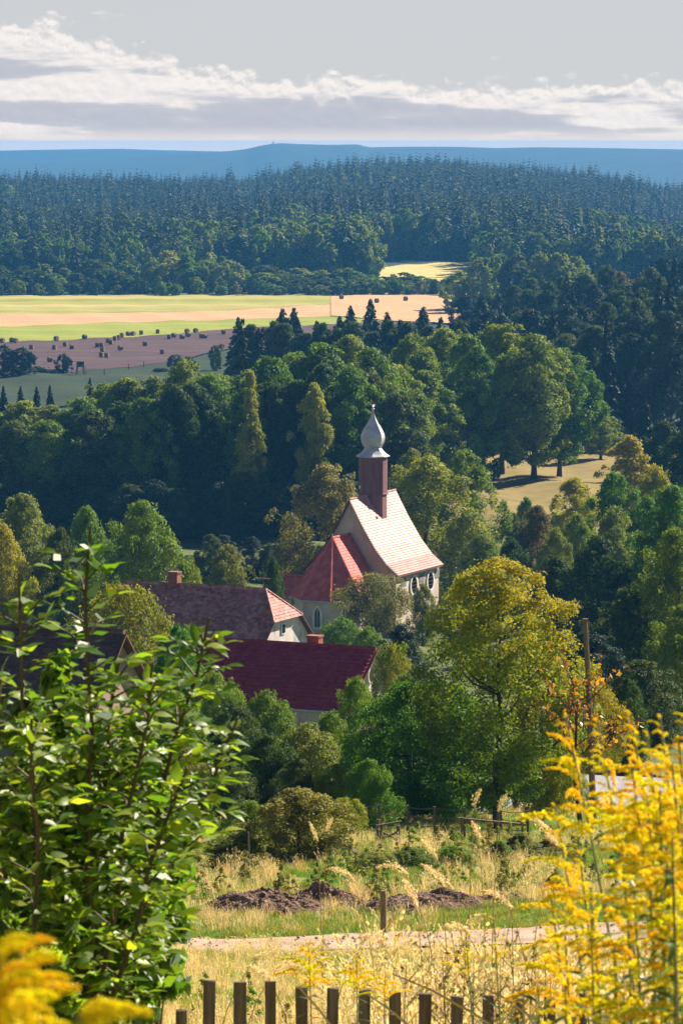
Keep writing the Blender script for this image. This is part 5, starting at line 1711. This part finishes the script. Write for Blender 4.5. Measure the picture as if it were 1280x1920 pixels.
for x0, y0, x1, y1, Y in ((735, 1826, 880, 1896, 17), (960, 1856, 1040, 1874, 16), (690, 1865, 790, 1945, 17.5), (910, 1855, 985, 1900, 16.5), (560, 1850, 640, 1950, 17)):
    a, b = at(x0, y0, Y), at(x1, y1, Y)
    d_ = (b - a)
    e_ = b + d_.normalized() * max(.2, (b.z - zgf(b.x, Y)) * 1.4)
    o = MB().tube([a - b, (a - b) * .5 + Vector((0, 0, .012)), Vector((0, 0, 0)), e_ - b + Vector((0, 0, -.2))], [.004, .006, .007, .007], 5).build('fallen_stalk', M['drystem'])
    o.location = b; tag(o, 'bare straw stalk leaning across the picket fence', 'grass stalk', 'bare leaning straws')

# brown weeds standing between fence and goldenrod
for q, (x, ty, Y) in enumerate([(830, 1790, 21), (870, 1750, 22), (885, 1800, 20.5), (935, 1790, 21), (960, 1730, 22), (1000, 1760, 20), (1020, 1800, 19), (760, 1800, 22), (905, 1840, 19), (980, 1835, 18.5)]):
    b_ = gp(x, Y); t_ = at(x, ty, Y) - b_
    e = thing('dry_weed', 'brown branching dead weed between pickets and goldenrod', 'weed', b_, random.uniform(0, 6), 'dead weeds by the pickets')
    mb = MB(); C = []
    mb.tube([(0, 0, -.1), (.02, .01, t_.z * .5), (-.01, 0, t_.z)], [.006, .005, .002], 4)
    for k in range(11):
        z0_ = t_.z * random.uniform(.35, .9); a = random.uniform(0, 6.28); l_ = random.uniform(.1, .3)
        en_ = Vector((math.cos(a) * l_, math.sin(a) * l_, z0_ + l_ * 1.1))
        mb.tube([(0, 0, z0_), en_], [.003, .0015], 4)
        for j in range(6): C.append(Vector((0, 0, z0_)).lerp(en_, random.uniform(.4, 1.05)) + Vector((random.gauss(0, .012), random.gauss(0, .012), random.gauss(0, .012))))
    mb.build('stem', M['drystem'] if q % 2 else M['twig'], e)
    C = np.array(C); rq = np.random.default_rng(q)
    v, f = leaf_quads(rq, C, unit(rq.normal(size=C.shape)), .035, .5)
    o = link(bpy.data.objects.new('dry_leaves', mesh_np('dry_leaves', v, f, None, np.repeat(rq.random(len(C)), 4))), e); set_mat(o, M['tan'])


# ------------------------------------------------------------------ saplings on the left
def leaf_mesh(name, L, Wd, curl, fold, seed):
    """pointed leaf, bent along its length and folded at the midrib; y = length"""
    n = 6
    V, Fc = [], []
    for i in range(n + 1):
        t_ = i / n
        w = Wd / 2 * (math.sin(math.pi * t_ ** .8) ** .9) if 0 < i < n else 0
        y, z = L * t_ * (1 - .1 * curl * t_), -curl * L * t_ ** 2 * .55
        wav = .04 * L * math.sin(t_ * 9 + seed)
        V += [(-w, y, z + fold * w + wav * .4), (0, y, z), (w, y, z + fold * w - wav * .4)]
    for i in range(n):
        a = i * 3
        Fc += [(a, a + 1, a + 4, a + 3), (a + 1, a + 2, a + 5, a + 4)]
    T = np.full(len(V), .2 + .15 * (seed % 5))
    return mesh_np(name, V, Fc, M['sapling'], T, smooth=True)


LM = [leaf_mesh('leaf', .076, .034, .35 + .15 * (s % 3), .25 + .1 * (s % 2), s) for s in range(5)]
LM2 = [leaf_mesh('leaf', .054, .024, .35 + .15 * (s % 3), .25, s + 1) for s in range(5)]


def put_leaf(meshes, p_, d_, up, parent, s, rr):
    y = d_.normalized()
    z = (up - y * up.dot(y))
    if z.length < 1e-3: z = Vector((1, 0, 0)) - y * y.x
    z.normalize()
    x = y.cross(z)
    mt = Matrix((x, y, z)).transposed().to_4x4()
    o = bpy.data.objects.new('leaf', rr.choice(meshes))
    COL.objects.link(o)
    o.parent = parent
    o.matrix_local = Matrix.Translation(p_) @ mt @ Matrix.Scale(s, 4)
    return o


def sapling(x0, x1, ty, Y, lean_mid, nb, seed, label, maxleaf=290, blen=(.16, .34), zfrom=.30):
    rr = random.Random(seed)
    b_ = gp(x0, Y); t_ = at(x1, ty, Y) - b_
    e = thing('sapling', label, 'sapling', b_)
    n = 12
    pts = []
    for i in range(n + 1):
        f_ = i / n
        pts.append(Vector((t_.x * f_ + lean_mid * math.sin(math.pi * f_) + .012 * math.sin(i * 2 + seed), .04 * math.sin(f_ * 3 + seed), t_.z * f_)))
    st = MB().tube(pts, [.015 * (1 - .8 * i / n) + .002 for i in range(n + 1)], 6).build('stem', M['twig'], e)
    cnt = 0
    rest = []
    def pt(f_):
        i = min(int(f_ * n), n - 1)
        return pts[i].lerp(pts[i + 1], f_ * n - i)
    for k in range(nb + 1):
        if k == nb:                 # leading shoot
            a = pt(.93); d_ = Vector((rr.uniform(-.2, .2), 0, 1)); L = .10; az_ = 0
        else:
            f_ = zfrom + (.97 - zfrom) * (k + rr.uniform(0, .6)) / nb
            a = pt(f_)
            az_ = k * 2.4 + rr.uniform(-.4, .4)
            d_ = Vector((math.cos(az_), math.sin(az_) * .8, rr.uniform(.25, .8))).normalized()
            L = rr.uniform(*blen) * (1.1 - .5 * f_)
        q = [a, a + d_ * L * .5 + Vector((0, 0, .015)), a + d_ * L + Vector((0, 0, -.03 * L / .3))]
        br = MB().tube(q, [.0045, .0035, .002], 5).build('branch', M['twig'], e)
        m_ = max(3, int(L / .034))
        side = d_.cross(Vector((0, 0, 1)))
        side = side.normalized() if side.length > .1 else Vector((1, 0, 0))
        for j in range(m_):
            g_ = (j + .6) / m_
            p_ = q[0].lerp(q[1], g_ * 2) if g_ < .5 else q[1].lerp(q[2], g_ * 2 - 1)
            for s in (-1, 1):
                if rr.random() < .08: continue
                dl = (d_ * rr.uniform(.35, .9) + side * s * rr.uniform(.6, 1.1) + Vector((rr.gauss(0, .2), rr.gauss(0, .2), rr.uniform(-.55, .25)))).normalized()
                up = Vector((rr.gauss(.15, .5), rr.gauss(-.15, .5), 1)).normalized()
                cnt += 1
                sc_ = rr.uniform(.7, 1.25) * (1.05 - .2 * g_)
                if cnt <= maxleaf and rr.random() < .72:
                    put_leaf(LM if rr.random() < .65 else LM2, p_, dl, up, br, sc_, rr)
                else:
                    rest.append((p_, dl, up, sc_))
        put_leaf(LM, q[2], (d_ + Vector((0, 0, -.2))), Vector((rr.gauss(0, .3), rr.gauss(0, .3), 1)), br, rr.uniform(.9, 1.2), rr)
    if rest:
        C = np.array([tuple(a + b * .04 * s_) for a, b, u_, s_ in rest]); D = unit(np.array([tuple(b) for a, b, u_, s_ in rest]))
        N_ = np.array([tuple(u_) for a, b, u_, s_ in rest]); N_ = unit(N_ - D * np.sum(N_ * D, 1, keepdims=True))
        rq = np.random.default_rng(seed)
        v, f = leaf_quads(rq, C, N_, .076, .46, D)
        tag(link(bpy.data.objects.new('foliage', mesh_np('foliage', v, f, M['sapling'], np.repeat(rq.random(len(C)), 4))), e), kind='stuff')
    return e


SAP = [(150, 165, 985, 12.9, .02, 24, 'tallest leafy sapling with a sunlit tip above the cottage roof'), (95, 30, 1075, 12.6, .03, 22, 'leafy sapling left of the tallest one, leaning outwards'),
       (130, 392, 1160, 13.2, -.06, 22, 'slanting leafy sapling pointing at the dark red roof'), (115, 290, 1245, 12.7, -.03, 20, 'leafy sapling between the tallest and the slanting one'),
       (125, 452, 1345, 13.4, -.12, 18, 'low leafy sapling bending furthest over the olive bush'), (60, 62, 1345, 12.2, .02, 18, 'short leafy sapling before the cottage windows'),
       (110, 222, 1225, 13.3, .0, 20, 'leafy sapling behind the tallest one at the rose gable'), (105, 345, 1440, 12.4, -.07, 16, 'short leafy sapling over the dug soil'), (40, -10, 1230, 12.9, .0, 18, 'leafy sapling at the left before the cottage wall')]
for q, (x0, x1, ty, Y, lm, nb, lb) in enumerate(SAP):
    sapling(x0, x1, ty, Y, lm, int(nb * 1.9), 40 + q, lb, 290, (.14, .33) if x1 < 200 else (.12, .27), .36 if x1 < 200 else .60)
# the dense lower part of the thicket
LOW = [(120, 1215, 13.6, 190), (60, 1290, 13.2, 200), (265, 1330, 13.7, 240), (190, 1380, 13.1, 260), (120, 1560, 13.0, 330), (170, 1500, 13.5, 230), (40, 1500, 12.6, 260), (120, 1640, 12.3, 220), (20, 1700, 12.0, 260), (100, 1770, 11.8, 190)]
for q, (x, ty, Y, w) in enumerate(LOW):
    b_ = gp(x, Y); H = at(x, ty, Y).z - b_.z; Rw = w / ppm(Y, b_.z) / 2
    cm, lob = crown('thicket_crown', 90 + q, H, Rw, H * ((.48 if x > 250 else .45) if q < 4 else .02), 3000 if q < 4 else 3400, .07, nlobe=60, lr=.26, shape='egg', spread=.6, aspect=.46, fill=.4)
    e = thing('thicket_bush', ('slim leafy bush entwined with the tallest sapling', 'leafy bush before the left end of the cottage', 'leafy bush entwined with the slanting sapling', 'leafy bush in the middle of the sapling thicket', 'dense leafy bush at the foot of the saplings', 'leafy bush on the right flank of the sapling thicket', 'leafy bush below the cottage windows in the thicket', 'dense leafy bush in front of the sapling stems', 'leafy bush at the left foot of the thicket', 'low leafy bush in front of the thicket above the picket fence')[q], 'bush', b_)
    o = link(bpy.data.objects.new('crown', cm), e); set_mat(o, M['sapling'])
    st = MB()
    for k in range(5):
        x_, y_, z_, l_ = lob[(k * 6 + 5) % len(lob)][:4]
        st.tube([(0, 0, -.1), (x_ * .4, y_ * .4, z_ * .55), (x_, y_, z_)], [.012, .008, .003], 5)
    st.build('stems', M['twig'], e)


# ------------------------------------------------------------------ goldenrod
def plume_branch(name, L, seed, dens=150, th=.006, fl=.0075):
    """arching flower branch along +y, florets crowded on its upper side"""
    r_ = np.random.default_rng(seed)
    n = dens
    f_ = r_.uniform(.04, 1.0, n)
    y = L * f_ * (1 - .12 * f_); z = .62 * L * f_ * (1 - f_ * .98) + .006
    wd = th * np.sin(np.pi * np.clip(f_ * .78 + .2, 0, 1)) + .001
    C = np.stack([r_.normal(0, 1, n) * wd * .6 + .05 * L * np.sin(f_ * 3 + seed), y + r_.normal(0, .004, n), z + r_.normal(.3, .6, n) * wd], -1)
    N1 = unit(r_.normal(size=(n, 3)) + np.array([0, 0, .6]))
    v1, f1 = leaf_quads(r_, C, N1, fl, .75)
    v2, f2 = leaf_quads(r_, C, unit(np.cross(N1, r_.normal(size=(n, 3)))), fl * .9, .75)
    V = np.concatenate([v1, v2]); Fq = np.concatenate([f1, f2 + len(v1)])
    T = np.concatenate([np.repeat(np.clip(r_.normal(.5, .25, n), 0, 1), 4)] * 2)
    return mesh_np(name, V, Fq, M['gold'], T)


PB = [plume_branch('plume_branch', .19, s, 230) for s in range(5)] + [plume_branch('plume_branch', .11, s + 9, 140, .005) for s in range(4)]
PBL = [plume_branch('plume_branch', .13, s + 20, 420, .011) for s in range(3)]
GL = [leaf_mesh('leaf', .10, .015, .5 + .2 * s, .3, s) for s in range(3)]
for me in GL: me.materials[0] = M['goldleaf']


def goldenrod(x, ty, Y, xb, label, seed, nbr=22, plume=.24, spread=1.0, nleaf=34, group=None, turn=None, lush=1.0, fan=3.14, rise=(.1, .45)):
    rr = random.Random(seed)
    b_ = gp(xb, Y); t_ = at(x, ty, Y) - b_
    e = thing('goldenrod', label, 'flower', b_, 0, group)
    n = 10
    pts = [Vector((t_.x * (i / n) ** 1.6, .06 * math.sin(i * .4 + seed), t_.z * (i / n))) for i in range(n + 1)]
    st = MB().tube(pts, [.0055 * (1 - .75 * i / n) + .001 for i in range(n + 1)], 5).build('stem', M['goldstem'], e)
    ln = sum((b - a).length for a, b in zip(pts[:-1], pts[1:]))
    def pt(f_):
        f_ = min(max(f_, 0), 1); i = min(int(f_ * n), n - 1)
        return pts[i].lerp(pts[i + 1], f_ * n - i)
    f0 = 1 - plume / ln
    az0 = rr.uniform(0, 6.28) if turn is None else turn
    for k in range(nbr):
        f_ = f0 + (1 - f0) * (k + .4) / nbr
        az_ = (az0 + k * 2.4 + rr.uniform(-.4, .4)) if fan > 3 else az0 + fan * math.sin(k * 2.4) + rr.uniform(-.2, .2)
        s = spread * (1.05 - .75 * (f_ - f0) / (1 - f0)) * rr.uniform(.8, 1.15)
        d_ = Vector((math.cos(az_), math.sin(az_), rr.uniform(*rise)))
        put = rr.choice(PBL if Y < 5 else (PB if s > .6 else PB[5:]))
        y = d_.normalized(); z = Vector((0, 0, 1)); z = (z - y * z.dot(y)).normalized(); xx = y.cross(z)
        o = bpy.data.objects.new('plume_branch', put); COL.objects.link(o); o.parent = e
        o.matrix_local = Matrix.Translation(pt(f_)) @ Matrix((xx, y, z)).transposed().to_4x4() @ Matrix.Scale(max(s, .35), 4)
    for k in range(nleaf):
        f_ = .30 + (f0 + .05 - .30) * (k + .5) / nleaf
        az_ = k * 2.4 + rr.uniform(-.3, .3)
        dl = Vector((math.cos(az_), math.sin(az_), rr.uniform(-.1, .7)))
        put_leaf(GL, pt(f_), dl, Vector((rr.gauss(0, .2), rr.gauss(0, .2), 1)), st, rr.uniform(.75, 1.25) * (1.15 - .5 * f_) * lush, rr)
    return e


GR = [(1215, 1385, 8.3, 1330), (1270, 1385, 8.0, 1360), (1270, 1500, 7.8, 1330), (1058, 1338, 9.0, 1260), (1120, 1350, 9.3, 1270), (1185, 1345, 8.6, 1330), (1240, 1352, 8.2, 1370), (1285, 1330, 8.0, 1390), (1180, 1428, 8.4, 1310), (1255, 1425, 7.9, 1350),
      (1040, 1508, 9.6, 1170), (1215, 1500, 8.1, 1300), (1085, 1580, 9.2, 1180), (1165, 1575, 8.5, 1240), (1245, 1580, 7.9, 1300),
      (1030, 1672, 9.8, 1120), (1105, 1660, 9.0, 1160), (1190, 1680, 8.3, 1230), (1265, 1665, 7.8, 1290), (1060, 1755, 9.3, 1100), (1150, 1765, 8.5, 1180), (1240, 1770, 7.9, 1260)]
for q, (x, ty, Y, xb) in enumerate(GR):
    row_ = 0 if ty < 1400 else (1 if ty < 1550 else (2 if ty < 1640 else 3))
    lb = ('yellow goldenrod whose arching plume stands highest before the dark hollow', 'yellow goldenrod plume before the grey shed roof', 'yellow goldenrod plume right of the brushy shrubs', 'low yellow goldenrod plume right of the dry grass')[row_]
    goldenrod(x, ty, Y, xb, lb, 300 + q, 19, .32, 1.0, 46, 'goldenrod stand on the right, tier %s' % ('one', 'two', 'three', 'four')[row_], 2.9, 1.0, 1.5, (.05, .6))
for q, (x, ty, Y, xb) in enumerate([(1010, 1860, 9.2, 1030), (1060, 1850, 8.9, 1075), (1110, 1860, 8.6, 1120), (1165, 1850, 8.3, 1180), (1220, 1860, 8.0, 1235), (1270, 1850, 7.8, 1280), (960, 1890, 9.6, 970), (1240, 1800, 8.1, 1260), (1150, 1800, 8.6, 1165), (1255, 1560, 7.7, 1275), (1215, 1640, 8.0, 1240), (1265, 1720, 7.7, 1280), (1180, 1730, 8.3, 1200), (1110, 1730, 8.8, 1130), (1235, 1480, 7.9, 1270)]):
    goldenrod(x, ty, Y, xb, 'leafy green goldenrod shoot below the yellow plumes', 400 + q, 5, .10, .5, 44, 'leafy shoots below the goldenrod', None, 1.3)
goldenrod(578, 1772, 18.5, 590, 'small goldenrod with broad plume in front of the pickets', 501, 24, .26, 1.25, 30)
goldenrod(668, 1792, 18.8, 672, 'small goldenrod leaning right of the broad one at the pickets', 502, 22, .22, 1.1, 30)
goldenrod(722, 1815, 18.4, 716, 'smallest goldenrod behind the leaning straw at the pickets', 503, 18, .18, .9, 26)
goldenrod(872, 1748, 16.0, 900, 'thin goldenrod with few flowers over the dry grass', 504, 10, .2, .8, 26)
goldenrod(925, 1720, 14.0, 950, 'thin green goldenrod left of the yellow stand', 505, 10, .2, .7, 30)
goldenrod(-15, 1795, 3.4, -40, 'blurred orange goldenrod plume at the foot of the thicket', 506, 8, .11, .66, 6, None, 0.1, 1.0, .5, (.1, .5))
goldenrod(30, 1800, 3.5, -10, 'blurred orange goldenrod plume leaning to the right of its neighbour', 507, 6, .08, .58, 6, None, -.1, 1.0, .5, (.1, .5))
goldenrod(150, 1905, 3.3, 110, 'blurred tan goldenrod plume before the picket fence', 508, 3, .03, .6, 6, None, 0.0, 1.0, .3, (.2, .4))
